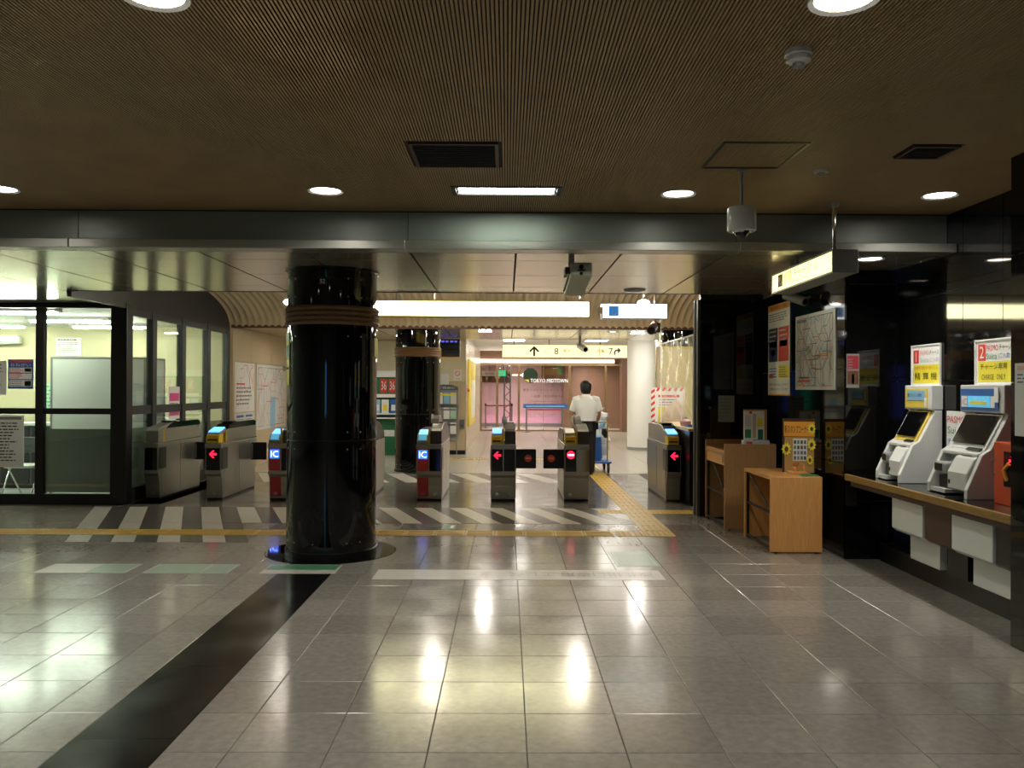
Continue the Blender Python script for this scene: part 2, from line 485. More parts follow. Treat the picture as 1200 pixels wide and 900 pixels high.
part('ceiling_edge', B(XO, 9.8, ZL-.004, 4.2, 9.83, ZL+.9), 'dark_grey', cl)

# ------------------------------------------------------------------ ribbed barrel vault above the gates
VC, VW, VH = 12.6, 2.82, .62
def vz(y): return ZF+VH*max(0., 1-abs((y-VC)/VW)**2.2)**.5
f = MB(); ny = 28; x = XO; xs = []
while x < 4.2: xs.append(x); x += .02
yy = [VC-VW*math.cos(PI*j/ny) for j in range(ny+1)]
v = []; q = []
for i, x in enumerate(xs):
    dz = .042*abs(math.sin(PI*(x-XO)/.122))
    for y in yy: v.append((x, y, vz(y)+dz))
for i in range(len(xs)-1):
    for j in range(ny): a = i*(ny+1)+j; q.append((a, a+1, a+ny+2, a+ny+1))
f.add(v, q)
vault = struct('ceiling_vault', f, 'vault', smooth=True)
part('vault_rim', B(XO, VC+VW, ZF-.02, 4.2, VC+VW+.03, ZF+.04), 'brown', vault)

# ------------------------------------------------------------------ ceiling beyond the vault
fc = struct('ceiling_far', B(-5.3, 15.45, ZF+.02, 6.4, 19.0, ZF+.1), 'ceiling_joint')
for i in range(-4, 5):
    for c, d in ((15.46, 16.4), (16.4, 17.35), (17.35, 18.3), (18.3, 19.0)):
        part('ceiling_panel', B(.1+1.3*i+.008, c+.003, ZF, .1+1.3*(i+1)-.008, d-.003, ZF+.02), 'ceiling_metal', fc)
part('ceiling_white', B(-5.3, 19.0, 3.0, 6.4, 36.5, 3.1), 'white', fc)
part('ceiling_step', B(-5.3, 19.0, ZF, 6.4, 19.03, 3.0), 'off_white', fc)

# ------------------------------------------------------------------ right wall: black stone, niche for the machines
wr = struct('wall_right', B(3.23, 7.83, 0, 4.3, 10.5, ZU), 'seam')
def slab(parent, x0, y0, z0, x1, y1, z1, m='black_stone'):
    part('stone_slab', B(x0, y0, z0, x1, y1, z1), m, parent)
g = .0035
# niche back wall
nb = struct('wall_niche', B(XW+.03, 5.0, 0, XW+.3, 7.83, ZU), 'seam')
for a, b in ((5.19, 5.62), (5.62, 6.12), (6.12, 6.66), (6.66, 7.02), (7.02, 7.42), (7.42, 7.8)):
    for c, d in ((0, .78), (.78, 1.68), (1.68, 2.42), (2.42, ZU)):
        slab(nb, XW, a+g, c+g, XW+.03, b-g, d-g)
# face at the far end of the niche and the corridor side wall
for c, d in ((0, .55), (.55, 1.72), (1.72, 2.6), (2.6, ZU)):
    slab(wr, 3.2, 7.8, c+g, XW-.001, 7.83, d-g)
for a, b in ((7.8, 8.5), (8.5, 9.2), (9.2, 9.85), (9.85, 10.4)):
    for c, d in ((0, .9), (.9, 1.8), (1.8, 2.73)):
        slab(wr, 3.2, a+g, c+g, 3.23, b-g, d-g)
wf = struct('wall_booth_front', B(2.44, 10.43, 0, 4.3, 10.5, 3.4), 'black')
for a, b in ((2.43, 2.82), (2.82, 3.2)):
    for c, d in ((0, 1.45), (1.45, 2.73)):
        slab(wf, a+g, 10.4, c+g, b-g, 10.43, d-g)
part('edge_strip', B(2.40, 10.40, 0, 2.43, 10.52, 2.73), 'dark_grey', wf)
part('edge_strip', B(2.385, 10.52, 0, 2.43, 10.56, 2.73), 'mid_grey', wf)
# near pillar at the right edge of the picture
pl = struct('wall_pillar', B(3.2, -5, 0, XW+.3, 5.16, ZU), 'seam')
for a, b in ((-5, -2), (-2, -.5), (-.5, 1.2), (1.2, 2.9), (2.9, 4.2), (4.2, 5.19)):
    for c, d in ((0, .8), (.8, 1.65), (1.65, 2.45), (2.45, ZU)):
        slab(pl, 3.17, a+g, c+g, 3.2, b-g, d-g)
for c, d in ((0, .8), (.8, 1.65), (1.65, 2.45), (2.45, ZU)): slab(pl, 3.2+g, 5.16, c+g, XW, 5.19, d-g)

# ------------------------------------------------------------------ walls of the far corridor and behind the camera
wl = struct('wall_left', B(-5.4, 15.4, 0, -5.13, 20.1, 2.8), 'beige')
for a, b in ((15.42, 16.55), (16.55, 17.9), (17.9, 19.2), (19.2, 20.0)):
    for c, d in ((0, 1.0), (1.0, 2.08), (2.08, 2.72)):
        part('wall_panel', B(-5.13, a+.004, c+.004, -5.1, b-.004, d-.004), 'beige', wl)
wb = struct('wall_back', B(-5.4, 20.0, 0, -1.0, 20.3, 3.1), 'beige')
for a, b in ((-5.1, -4.2), (-4.2, -3.2), (-3.2, -2.2), (-2.2, -1.0)):
    part('wall_panel', B(a+.004, 19.97, .1, b-.004, 20.0, 1.75), 'beige', wb)
    part('wall_panel', B(a+.004, 19.97, 1.758, b-.004, 20.0, 2.72), 'cream', wb)
part('baseboard', B(-5.1, 19.955, 0, -1.0, 20.0, .1), 'black', wb)
wc = struct('wall_corridor', B(-1.5, 20.3, 0, -1.03, 31, 3.1), 'beige_stone')
for a, b in ((20.0, 22.2), (22.2, 24.4), (24.4, 26.6), (26.6, 28.8), (28.8, 31.0)):
    for c, d in ((0, 1.0), (1.0, 2.0), (2.0, 3.0)):
        part('wall_panel', B(-1.03, a+.004, c+.004, -1.0, b-.004, d-.004), 'beige_stone', wc)
struct('wall_right_far', B(6.2, 10.5, 0, 6.5, 36.5, 3.4), 'cream')
struct('wall_cream', B(3.75, 24.0, 0, 6.2, 24.2, 3.0), 'cream')
struct('wall_left_hall', B(-13.2, -5, 0, -13, 15.5, 3.4), 'off_white')
struct('wall_rear', B(-13, -5.2, 0, 4.2, -5, ZU), 'grey')
# ------------------------------------------------------------------ station office on the left
off = struct('wall_office', B(-12.9, YO-.02, 0, XO, YO+.06, .14), 'dark_frame'); off['label'] = 'black framed glazed front of the station office'
part('header', B(-12.9, YO-.01, 2.66, XO, YO+.06, ZL), 'dark_frame', off)
part('rail', B(-12.9, YO-.005, 1.22, XO, YO+.05, 1.30), 'dark_frame', off)
part('corner_post', B(XO-.2, YO-.03, 0, XO+.02, YO+.16, ZL), 'dark_frame', off, bev=.01)
xm = [-6.32, -7.28, -8.25, -9.2, -10.2, -11.2, -12.2]
for x in xm: part('mullion', B(x-.055, YO-.025, .14, x+.055, YO+.06, 2.66), 'dark_frame', off, bev=.006)
xs = [XO-.2]+xm
for i, (b, a) in enumerate(zip(xs[:-1], xs[1:])):
    part('pane', B(a+.05, YO+.015, 1.30, b-.05 if i else b, YO+.023, 2.66), 'glass', off)
    part('pane', B(a+.05, YO+.015, .14, b-.05 if i else b, YO+.023, 1.22), 'glass', off)
part('frosted_film', B(-6.265, YO+.026, .16, XO-.2, YO+.029, 1.02), 'frosted', off)
side = struct('wall_office_side', B(XO-.06, YO+.16, 0, XO+.0, 15.4, .2), 'dark_grey')
yp = [11.41, 12.12, 13.22, 14.33, 15.32]
for y in yp[1:]: part('post', B(XO-.085, y-.06, 0, XO+.015, y+.085, ZL-.02), 'dark_grey', side, bev=.006)
for a, b in zip(yp[:-1], yp[1:]):
    part('rail', B(XO-.05, a, 1.21, XO-.002, b, 1.33), 'dark_grey', side)
    part('pane', B(XO-.03, a+.06, 1.33, XO-.022, b-.06, 2.62), 'glass', side)
    part('pane', B(XO-.03, a+.06, .2, XO-.022, b-.06, 1.21), 'glass', side)
    part('head_rail', B(XO-.06, a, 2.58, XO, b, 2.68), 'dark_grey', side)
part('frosted_film', B(XO-.036, 11.42, .2, XO-.033, 12.06, 1.02), 'frosted', side)
part('frosted_film', B(XO-.036, 13.3, .2, XO-.033, 15.2, 1.0), 'frosted', side)
ys = [9.8+(15.42-9.8)*j/30 for j in range(31)]
fp = [(9.82, 2.66), (15.45, 2.66)] + [(y, vz(y)+.03) for y in reversed(ys)]
fa = MB(); n = len(fp)
fa.add([(XO-.05, a, b) for a, b in fp]+[(XO+.005, a, b) for a, b in fp], [tuple(range(n)), tuple(range(n, 2*n))[::-1]]+[(i, n+i, n+(i+1) % n, (i+1) % n) for i in range(n)])
part('arched_fascia', fa, 'dark_grey', side)
# inside the office
struct('wall_office_back', B(-12.9, 15.3, 0, XO-.06, 15.4, 2.75), 'office_wall')
struct('ceiling_office', B(-12.9, YO+.08, 2.69, XO-.07, 15.3, 2.8), 'white')
k = 0
for y in (11.58, 13.1, 14.4):
    for x in (-11.2, -9.0, -6.9):
        t = thing('office_light', 'long white fluorescent fixture on the station office ceiling', 'ceiling light', (x, y, 2.60), 0, 'fluorescent fixtures on the office ceiling')
        part('housing', B(-.65, -.09, .035, .65, .09, .088), 'white', t)
        for s in (-.045, .045): part('tube', MB().tube([(-.6, s, .018), (.6, s, .018)], .016, 8), 'em_office', t)
t = thing('partition_screen', 'white free-standing partition screen behind the office front glass', 'partition', (-5.33, 12.25, 0))
part('panel', B(-1.36, -.02, .93, -.02, .02, 2.0), 'white', t)
part('panel', B(-.03, .03, .93, .01, .62, 2.0), 'white', t)
part('lower_panel', B(-1.36, -.02, .05, -.02, .02, .92), 'grey', t)
f = MB(); f.box(-1.39, -.025, 0, -1.36, .025, 2.03); f.box(-.02, -.025, 0, .02, .025, 2.03); f.box(-1.36, -.025, 2.0, -.02, .025, 2.03); f.box(-.02, .62, 0, .02, .65, 2.03); f.box(-.02, .03, 2., .02, .62, 2.03)
part('frame', f, 'grey', t)
t = thing('office_cabinet', 'dark grey low cabinet with white worktop inside the office', 'cabinet', (-7.5, 13.0, 0))
part('body', B(-.9, 0, .05, .55, .45, .98), 'mid_grey', t); part('worktop', B(-.93, -.03, .98, .58, .47, 1.02), 'white', t)
for i in range(3): part('door', B(-.88+.48*i, -.015, .08, -.44+.48*i, 0, .95), 'dark_grey', t)
part('plinth', B(-.88, .03, 0, .53, .42, .05), 'black', t)
t = thing('pipe_chair', 'folding chair with chrome legs and white seat behind the office glass', 'chair', (-6.95, 12.0, 0))
part('seat', B(-.2, -.2, .43, .2, .2, .47), 'white', t, bev=.015)
part('backrest', B(-.2, .2, .62, .2, .23, .85), 'mid_grey', t, bev=.012)
for s in (-1, 1):
    part('leg', MB().tube([(s*.21, -.24, 0), (s*.21, .02, .45), (s*.21, .21, .86)], .012, 8), 'chrome', t)
    part('leg', MB().tube([(s*.19, .25, 0), (s*.19, -.1, .44)], .012, 8), 'chrome', t)
t = thing('wall_air_unit', 'white rounded unit on the office back wall near the left edge', 'wall unit', (-9.15, 15.28, 2.36))
part('body', B(-.25, -.18, 0, .25, 0, .16), 'white_gloss', t, bev=.04); part('louvre', B(-.2, -.185, .03, .2, -.17, .05), 'grey', t)
poster('notice_sheet', 'white printed notice on the cream office back wall', 'notice', .47, .33, (-8.31, 15.29, 2.16), 0, 'white', lines=[(.08, .9, .92, 1, .1, .06, 'black_print'), (.08, .92, .76, 6, .11, .035, 'grey_print')])
poster('notice_sheet', 'grey plan sheet with green print pinned on office back wall', 'notice', .9, .5, (-8.6, 15.29, 1.15), 0, 'pale_green', lines=[(.1, .9, .9, 6, .14, .04, 'green_print')])
poster('window_poster', 'blue bordered poster stuck on the office glass beside the mullion', 'poster', .34, .40, (-6.76, YO+.012, 1.56), 0, 'blue_print',
       blocks=[(.05, .08, .95, .3, 'white'), (.05, .33, .95, .52, 'white'), (.05, .55, .95, .72, 'white'), (.05, .9, .95, .96, 'red_print'), (.66, .1, .92, .27, 'grey_print'), (.66, .58, .92, .7, 'grey_print')],
       texts=[(.5, .76, .11, 'おねがい', 'white', .8, 'C')], lines=[(.08, .6, .27, 3, .07, .025, 'grey_print'), (.08, .6, .5, 3, .06, .025, 'red_print'), (.08, .6, .7, 3, .06, .025, 'red_print')])
poster('window_poster', 'pale grey notice sheet on the office glass left of the blue poster', 'poster', .36, .46, (-7.14, YO+.012, 1.48), 0, 'off_white', lines=[(.1, .9, .9, 8, .1, .04, 'grey_print')])
poster('window_poster', 'tall white notice with small black print on the lower office glass', 'poster', .55, .70, (-7.09, YO+.012, .50), 0, 'white',
       blocks=[(.06, .92, .94, .97, 'grey_print')], lines=[(.08, .92, .86, 13, .06, .022, 'black_print')])
poster('window_poster', 'pink and white sticker sheet on the office side glass', 'poster', .42, .5, (XO-.018, 12.7, 1.1), PI/2, 'white', blocks=[(.05, .55, .95, .8, 'pink'), (.05, .1, .95, .22, 'pink')], lines=[(.1, .9, .5, 5, .08, .03, 'grey_print')])
t = thing('office_desk', 'white office desk with papers behind the side glass', 'desk', (-6.2, 14.2, 0))
part('top', B(-.7, -.4, .70, .7, .4, .74), 'white', t)
for sx in (-.66, .62):
    for sy in (-.38, .34): part('leg', B(sx, sy, 0, sx+.04, sy+.04, .70), 'grey', t)
t = thing('office_printer', 'white rounded printer on the desk behind the side glass', 'printer', (-5.75, 14.15, .742))
part('body', B(-.22, -.22, 0, .22, .22, .34), 'white_gloss', t, bev=.05); part('paper_tray', B(-.16, -.3, .1, .16, -.2, .13), 'mid_grey', t)

# ------------------------------------------------------------------ black round columns
def column(x, y, label, plate=None, poster_on=False, zt=ZL):
    t = thing('round_column', label, 'column', (x, y, 0))
    R = .43
    for i, (a, b) in enumerate(((.004, 1.095), (1.105, 2.19), (2.37, zt-.0))):
        part('shell', MB().lathe([(R-.03, a), (R, a+.004), (R, b-.004), (R-.03, b)], 0, 0, 64), 'black_gloss', t, smooth=True)
    part('core', MB().lathe([(R-.012, 0), (R-.012, zt)], 0, 0, 48), 'black', t, smooth=True)
    part('foot_ring', MB().lathe([(R, .004), (R+.012, .004), (R+.012, .05), (R, .055)], 0, 0, 64), 'black', t, smooth=True)
    part('top_collar', MB().lathe([(R, zt-.03), (R+.02, zt-.02), (R+.02, zt), (R, zt)], 0, 0, 64), 'black_gloss', t, smooth=True)
    for k in range(4):
        z = 2.19+.045*k
        part('hoop', MB().lathe([(R-.02, z), (R+.012, z), (R+.026, z+.022), (R+.012, z+.042), (R-.02, z+.042)], 0, 0, 64), 'hoop', t, smooth=True)
    bm = MB()
    for z in (.14, 1.02, 1.18, 2.08, 2.45, 2.62):
        for a in [-.87+PI/2*k for k in range(4)]:
            for da in (-.16, .16):
                c = (R*math.cos(a+da), R*math.sin(a+da), z); d = Vector((math.cos(a+da), math.sin(a+da), 0))
                bm.tube([Vector(c), Vector(c)+d*.006], [.009, .007], 6)
    part('bolts', bm, 'steel', t, kind='stuff')
    if plate:
        p = part('number_plate', B(-.04, -R-.012, 2.56, .035, -R+.01, 2.61), 'black', t); p['label'] = 'small black number plate'
        text(plate, .036, 'white', p, -.003, -R-.0135, 2.567, None, 'C')
    if poster_on:
        a0 = PI+.12; a1 = PI+.62
        part('wrapped_poster', MB().lathe([(R+.003, 1.62), (R+.006, 1.62), (R+.006, 2.12), (R+.003, 2.12)], 0, 0, 8, a0, a1), 'yellow_print', t, smooth=True)
        part('wrapped_print', MB().lathe([(R+.007, 1.86), (R+.008, 1.86), (R+.008, 2.0), (R+.007, 2.0)], 0, 0, 8, a0+.02, a1-.02), 'green', t, smooth=True)
        part('wrapped_print', MB().lathe([(R+.007, 2.05), (R+.008, 2.05), (R+.008, 2.11), (R+.007, 2.11)], 0, 0, 8, a0+.02, a1-.02), 'off_white', t, smooth=True)
        part('wrapped_print', MB().lathe([(R+.007, 1.77), (R+.008, 1.77), (R+.008, 1.79), (R+.007, 1.79)], 0, 0, 8, a0+.02, a1-.02), 'black_print', t, smooth=True)
        part('side_sticker', MB().lathe([(R+.003, 1.9), (R+.006, 1.9), (R+.006, 2.08), (R+.003, 2.08)], 0, 0, 6, -.22, .1), 'yellow_print', t, smooth=True)
    return t
column(-1.71, 8.12, 'large glossy black round column numbered 52 in front of the gates', '52', True)
column(-1.72, 16.0, 'smaller looking glossy black round column beyond the ticket gates', None, False, ZF)
column(3.42, 16.0, 'glossy black column top showing behind the plastic sheet of the booth', None, False, ZF)

# ------------------------------------------------------------------ ticket gates
def arrow_mb(x, z, s, y0, y1):   # arrow pointing left
    p = [(-.5, 0), (-.02, .5), (.2, .5), (-.06, .15), (.5, .15), (.5, -.15), (-.06, -.15), (.2, -.5), (-.02, -.5)]
    return MB().add([(x+a*s, y0, z+b*s) for a, b in p]+[(x+a*s, y1, z+b*s) for a, b in p],
                    [(0, 1, 2, 3), (0, 3, 4, 5, 6), (0, 6, 7, 8), tuple(range(17, 8, -1))]+[(i, 9+i, 9+(i+1) % 9, (i+1) % 9) for i in range(9)])
GL = 1.66
def gate(x, label, w=.35, left='yellow', sign='arrow', right='hood', flaps=(), red=False, y=11.65, posts=False, arch=False, mirror=False):
    t = thing('ticket_gate', label, 'ticket gate', (x, y, 0), 0, 'ticket gates')
    h = w/2; dbl = w > .3
    # body: concave lower front, overhanging panel above, rear likewise
    prof = [(.07, .03), (.06, .22), (.035, .33), (0, .38), (0, .80), (GL, .80), (GL, .40), (GL-.06, .32), (GL-.08, .03)]
    part('body', MB().prism_x(prof, -h, h), 'steel', t, bev=.006)
    part('plinth', B(-h+.004, .08, 0, h-.004, GL-.09, .035), 'black', t)
    # side covers (seams)
    for s in (-1, 1):
        part('side_panel', B(s*h, .12, .08, s*(h+.004), .78, .76), 'steel', t)
        part('side_panel', B(s*h, .795, .08, s*(h+.004), GL-.12, .50), 'steel', t)
        part('side_panel', B(s*h, .795, .515, s*(h+.004), GL-.12, .76), 'steel', t)
        part('side_shield', B(s*(h+.004), .03, .44, s*(h+.010), .26, .74), 'hood', t, bev=.002)
    # front frame and windows
    part('front_bar', B(-h-.004, -.012, .745, h+.004, .03, .805), 'steel', t, bev=.004)
    part('front_bar', B(-h-.004, -.012, .375, h+.004, .03, .425), 'steel', t, bev=.004)
    xs = [(-h+.012, -.008), (.008, h-.012)] if dbl else [(-h+.014, h-.014)]
    for i, (a, b) in enumerate(xs):
        if right == 'plain' and i == 1:
            part('round_cover', MB().prism_z([(a, .01), (a, -.02), (a+.05, -.034), (b-.03, -.03), (b+.008, -.01), (b+.012, .02)], .43, .74), 'steel', t, smooth=True); continue
        wn = part('window', B(a, -.006, .43, b, .002, .74), 'red' if (red and i == 0) else 'black_screen', t)
        if i == 0:
            cx = (a+b)/2
            if sign == 'arrow': part('arrow_sign', arrow_mb(cx, .655, .105, -.0105, -.0065), 'em_red', wn)
            if sign == 'stop':
                part('no_entry_disc', MB().disc_y(cx, .665, .056, -.0105, -.0065), 'em_red', wn); part('no_entry_bar', B(cx-.042, -.0125, .654, cx+.042, -.0107, .676), 'em_white_led', wn)
            if sign == 'IC':
                part('ic_backlight', B(a+.012, -.0095, .60, b-.012, -.0062, .725), 'em_blue', wn)
                text('IC', .088, 'em_white_led', wn, cx, -.0125, .618, .105, 'C')
        lo = MB().prism_x([(.068, .06), (.056, .22), (.03, .335), (.04, .34), (.08, .06)], a, b)
        part('kick_panel', lo, 'red' if (red and i == 0) else 'steel', t)
        k = part('lock', MB().lathe([(.012, -.004), (.021, -.004), (.021, .004), (.012, .004)], 0, 0, 14), 'chrome', t, ((a+b)/2, .062, .10), (PI/2, 0, 0))
    # deck and hood
    part('deck', B(-h, .0, .80, h, GL, .815), 'chrome', t, bev=.003)
    hx0 = (.012 if dbl else -h+.012); hx1 = h-.002
    if mirror: hx0, hx1 = -hx1, -hx0
    hood = [(.045, .815), (.05, .99), (.1, 1.02), (.42, 1.085), (1.05, 1.085), (1.4, 1.0), (GL-.06, .9), (GL-.04, .815)]
    if not dbl: hood = [(.2, .815), (.22, .96), (.45, 1.05), (.62, 1.075), (1.52, 1.075), (GL-.03, 1.05), (GL-.02, .815)]
    if mirror: hood = [(.04, .815), (.05, .98), (.12, 1.02), (.5, 1.075), (1.25, 1.075), (GL-.06, .96), (GL-.02, .815)]
    hd = part('hood', MB().prism_x(hood, hx0, hx1), 'hood' if dbl else 'steel', t, bev=.01)
    if not dbl: part('glass_ridge', MB().prism_x([(.3, 1.0), (.45, 1.06), (.62, 1.085), (1.5, 1.085), (1.6, 1.06), (1.6, 1.0)], hx0+.012, hx1+.004), 'black_screen', hd)
    if dbl:
        lowhood = [(.36, .815), (.4, .95), (.6, 1.0), (1.2, 1.0), (GL-.1, .9), (GL-.04, .815)]
        part('low_hood', MB().prism_x(lowhood, -h+.006, -.012), 'hood', t, bev=.008)
        part('yellow_edge', B(-.012, .02, .815, .010, .06, 1.03), 'yellow', t)
    else:
        part('yellow_edge', B(hx1-.012, .2, .815, hx1+.004, .24, .98), 'yellow', t)
    ax, bx_ = (-h+.006, -.016) if dbl else (-h+.01, h-.03)
    if left == 'yellow':
        bxp = part('ticket_slot_box', MB().prism_x([(.0, .815), (-.005, .87), (.02, .93), (.2, .93), (.2, .815)], ax, bx_), 'yellow', t, bev=.006)
        part('slot', B(ax+.02, -.009, .845, bx_-.02, .0, .868), 'brown', bxp)
        part('slot_print', B(ax+.03, -.004, .895, bx_-.03, .004, .908), 'orange_print', bxp)
        rd = part('card_reader', MB().prism_x([(.05, .932), (.07, .965), (.3, 1.01), (.33, .932)], ax+.004, bx_-.004), 'grey', t)
        part('reader_display', MB().prism_x([(.058, .958), (.062, .975), (.29, 1.024), (.29, 1.012)], ax+.012, bx_-.012), 'em_sky' if sign != 'stop' else 'white', rd)
    if left == 'ic':
        rd = part('card_reader', MB().prism_x([(-.005, .815), (-.01, .845), (.06, .93), (.3, 1.0), (.34, .815)], ax, bx_), 'grey', t, bev=.006)
        part('reader_pad', MB().prism_x([(.0, .862), (-.004, .868), (.05, .932), (.055, .926)], ax+.02, bx_-.02), 'em_cyan', rd)
        part('reader_display', MB().prism_x([(.075, .938), (.072, .945), (.27, 1.003), (.275, .994)], ax+.02, bx_-.015), 'em_sky', rd)
    if arch:
        part('arch_guard', MB().prism_x([(.4, 1.08), (.48, 1.15), (.62, 1.19), (.85, 1.19), (1.0, 1.15), (1.1, 1.08)], -.012, .10), 'hood', t, bev=.01)
        part('guard_lamp', MB().lathe([(.018, 1.1), (.018, 1.2), (.01, 1.215), (0, 1.218)], .0, .5, 10), 'white', t, smooth=True)
    if posts:
        for px in (-.012, .035): part('indicator_post', MB().lathe([(.021, 1.08), (.021, 1.14), (.012, 1.165), (.012, 1.19), (0, 1.192)], px, .55, 10), 'white_gloss', t, smooth=True)
    part('ticket_outlet', B(hx0+.02, .52, 1.085, hx1-.02, .72, 1.10), 'black', t)
    for (s, fy, wd, stop) in flaps:
        x0 = s*(h+.006); x1 = s*(h+.006+wd)
        fl = part('flap_door', B(min(x0, x1), fy, .46, max(x0, x1), fy+.03, .735), 'black', t, bev=.012)
        if stop:
            c = (x0+x1)/2+s*.03
            part('no_entry_sign', MB().disc_y(c, .605, .052, fy-.004, fy-.0005), 'flap_red', fl); part('no_entry_bar', B(c-.037, fy-.006, .597, c+.037, fy-.0042, .613), 'off_white', fl)
        else: part('hinge', B(x0-s*.004, fy-.01, .48, x0+s*.03, fy+.04, .715), 'steel_dark', fl)
    return t
gate(-4.99, 'narrow steel ticket gate standing against the office side glass', .2, None, None, flaps=[(1, 1.35, .26, False)], mirror=True)
gate(-4.12, 'narrow ticket gate with yellow slot box and red arrow, left of the big column', .22, 'yellow', 'arrow', flaps=[(1, 1.35, .24, False)])
gate(-3.17, 'red fronted gate with IC sign half hidden behind the big column', .35, 'ic', 'IC', red=True)
gate(-2.13, 'ticket gate almost wholly hidden behind the big numbered column', .35, 'yellow', 'arrow')
gate(-1.09, 'red fronted gate with IC sign, right of the big column', .35, 'ic', 'IC', red=True, arch=True)
gate(-.045, 'gate with yellow slot box, red arrow and flap showing no-entry disc', .35, 'yellow', 'arrow', flaps=[(1, .12, .285, True)], posts=True)
gate(.99, 'gate with lit no-entry disc on its front, beside the person', .35, 'yellow', 'stop', 'plain', flaps=[(-1, .12, .285, True)], arch=True)
gate(2.36, 'narrow gate with red arrow beside the black booth counter', .2, 'yellow', 'arrow')
# ------------------------------------------------------------------ ceiling fixtures in the hall
def downlight(x, y, z, label, r=.11, m='em_down', power=1.):
    t = thing('downlight', label, 'ceiling light', (x, y, z), 0, 'round ceiling downlights')
    part('trim_ring', MB().lathe([(r, .0), (r+.02, -.006), (r+.024, .0), (r, .03)], 0, 0, 40), 'white_gloss', t, smooth=True)
    part('diffuser', MB().lathe([(0, .004), (r, .004), (r, .010), (0, .010)], 0, 0, 40), m, t)
    lamp(t, r*.95, P_DOWN*(r/.11)**2*power, -.012, SPREAD)
for x, y, s in ((-3.78, 6.18, 'round downlight in the hall ceiling at the left edge of the picture'), (-1.36, 6.18, 'round downlight in the slatted ceiling above the big black column'),
                (1.28, 6.2, 'round downlight in the slatted ceiling left of the dome camera'), (3.25, 6.2, 'round downlight in the slatted ceiling near the black right wall'),
                (-1.33, 3.1, 'round downlight cut by the top edge, left half of the ceiling'), (1.26, 3.09, 'round downlight cut by the top edge, above the smoke detector')):
    downlight(x, y, ZU-.005, s)
for x in (-3.78, -1.33, 1.26):
    for y in (.0, -3.0): downlight(x, y, ZU-.005, 'round downlight in the slatted ceiling behind the camera')
for x in (-6.2, -8.7):
    for y in (3.1, 6.18): downlight(x, y, ZU-.005, 'round downlight far to the left in the slatted ceiling')
downlight(-3.78, 3.1, ZU-.005, 'round downlight in the slatted ceiling out of frame to the left')
downlight(3.12, 7.1, ZL-.004, 'round downlight in the metal ceiling behind the hanging sign', .095)
downlight(-6.75, 10.2, ZL-.004, 'small round downlight in the metal ceiling in front of the office', .07, 'em_spot')
downlight(2.07, 16.2, ZF-.004, 'round downlight in the ceiling above the white column', .09)
t = thing('fluorescent_light', 'rectangular recessed fluorescent light in the slatted ceiling', 'ceiling light', (-.01, 6.16, ZU))
f = MB(); f.box(-.41, -.135, -.006, -.375, .135, .03); f.box(.375, -.135, -.006, .41, .135, .03); f.box(-.375, -.135, -.006, .375, -.105, .03); f.box(-.375, .105, -.006, .375, .135, .03)
part('frame', f, 'dark_grey', t); part('reflector', B(-.375, -.105, .026, .375, .105, .034), 'white', t)
for s in (-.05, .05): part('tube', MB().tube([(-.355, s, .010), (.355, s, .010)], .016, 8), 'em_tube', t)
def vent(x0, x1, y0, y1, label, n):
    t = thing('ceiling_vent', label, 'air vent', (x0, y0, ZU), 0, 'air vents in the slatted ceiling')
    w_, d = x1-x0, y1-y0; f = MB(); e = .02
    f.box(0, 0, -.012, w_, e, .01); f.box(0, d-e, -.012, w_, d, .01); f.box(0, e, -.012, e, d-e, .01); f.box(w_-e, e, -.012, w_, d-e, .01)
    part('frame', f, 'brown_panel', t); part('backing', B(e, e, .006, w_-e, d-e, .011), 'black', t)
    for i in range(n):
        y = e+(d-2*e)*(i+.5)/n
        part('louvre', MB().prism_x([(y-.012, -.006), (y-.009, -.008), (y+.010, .004), (y+.007, .006)], e, w_-e), 'dark_grey', t)
vent(-.60, -.06, 4.95, 5.48, 'larger dark louvred vent in the ceiling near the middle', 16)
vent(2.44, 2.72, 4.94, 5.21, 'small dark louvred vent in the ceiling near the right wall', 9)
t = thing('access_hatch', 'dark framed square access hatch in the slatted ceiling', 'hatch', (1.28, 4.9, ZU))
f = MB(); e = .018
f.box(0, 0, -.006, .52, e, .004); f.box(0, .58-e, -.006, .52, .58, .004); f.box(0, e, -.006, e, .58-e, .004); f.box(.52-e, e, -.006, .52, .58-e, .004)
part('frame', f, 'black', t)
t = thing('smoke_detector', 'white smoke detector below the slatted ceiling at upper right', 'smoke detector', (1.26, 3.58, ZU))
part('base', MB().lathe([(0, 0), (.06, 0), (.06, -.02), (.055, -.024), (0, -.024)], 0, 0, 28), 'white_gloss', t, smooth=True)
part('body', MB().lathe([(0, -.024), (.05, -.024), (.052, -.045), (.03, -.055), (0, -.055)], 0, 0, 28), 'white_gloss', t, smooth=True)
part('sensor_cage', MB().lathe([(0, -.055), (.026, -.055), (.024, -.07), (0, -.072)], 0, 0, 16), 'grey', t, smooth=True)
t = thing('heat_detector', 'flat white disc detector beside the ceiling hatch', 'detector', (2.1, 5.53, ZU))
part('base', MB().lathe([(0, 0), (.05, 0), (.045, -.015), (0, -.02)], 0, 0, 24), 'off_white', t, smooth=True); part('ring', MB().lathe([(.028, -.018), (.03, -.024), (.02, -.026), (.018, -.02)], 0, 0, 20), 'grey', t)
t = thing('dome_camera', 'white cylindrical dome security camera hanging on a thin pole', 'security camera', (1.565, 5.52, 0))
part('ceiling_rose', MB().lathe([(0, ZU), (.035, ZU), (.03, ZU-.015), (0, ZU-.015)], 0, 0, 20), 'grey', t)
part('pole', MB().tube([(0, 0, ZU-.01), (0, 0, 2.80)], .010, 10), 'grey', t, smooth=True)
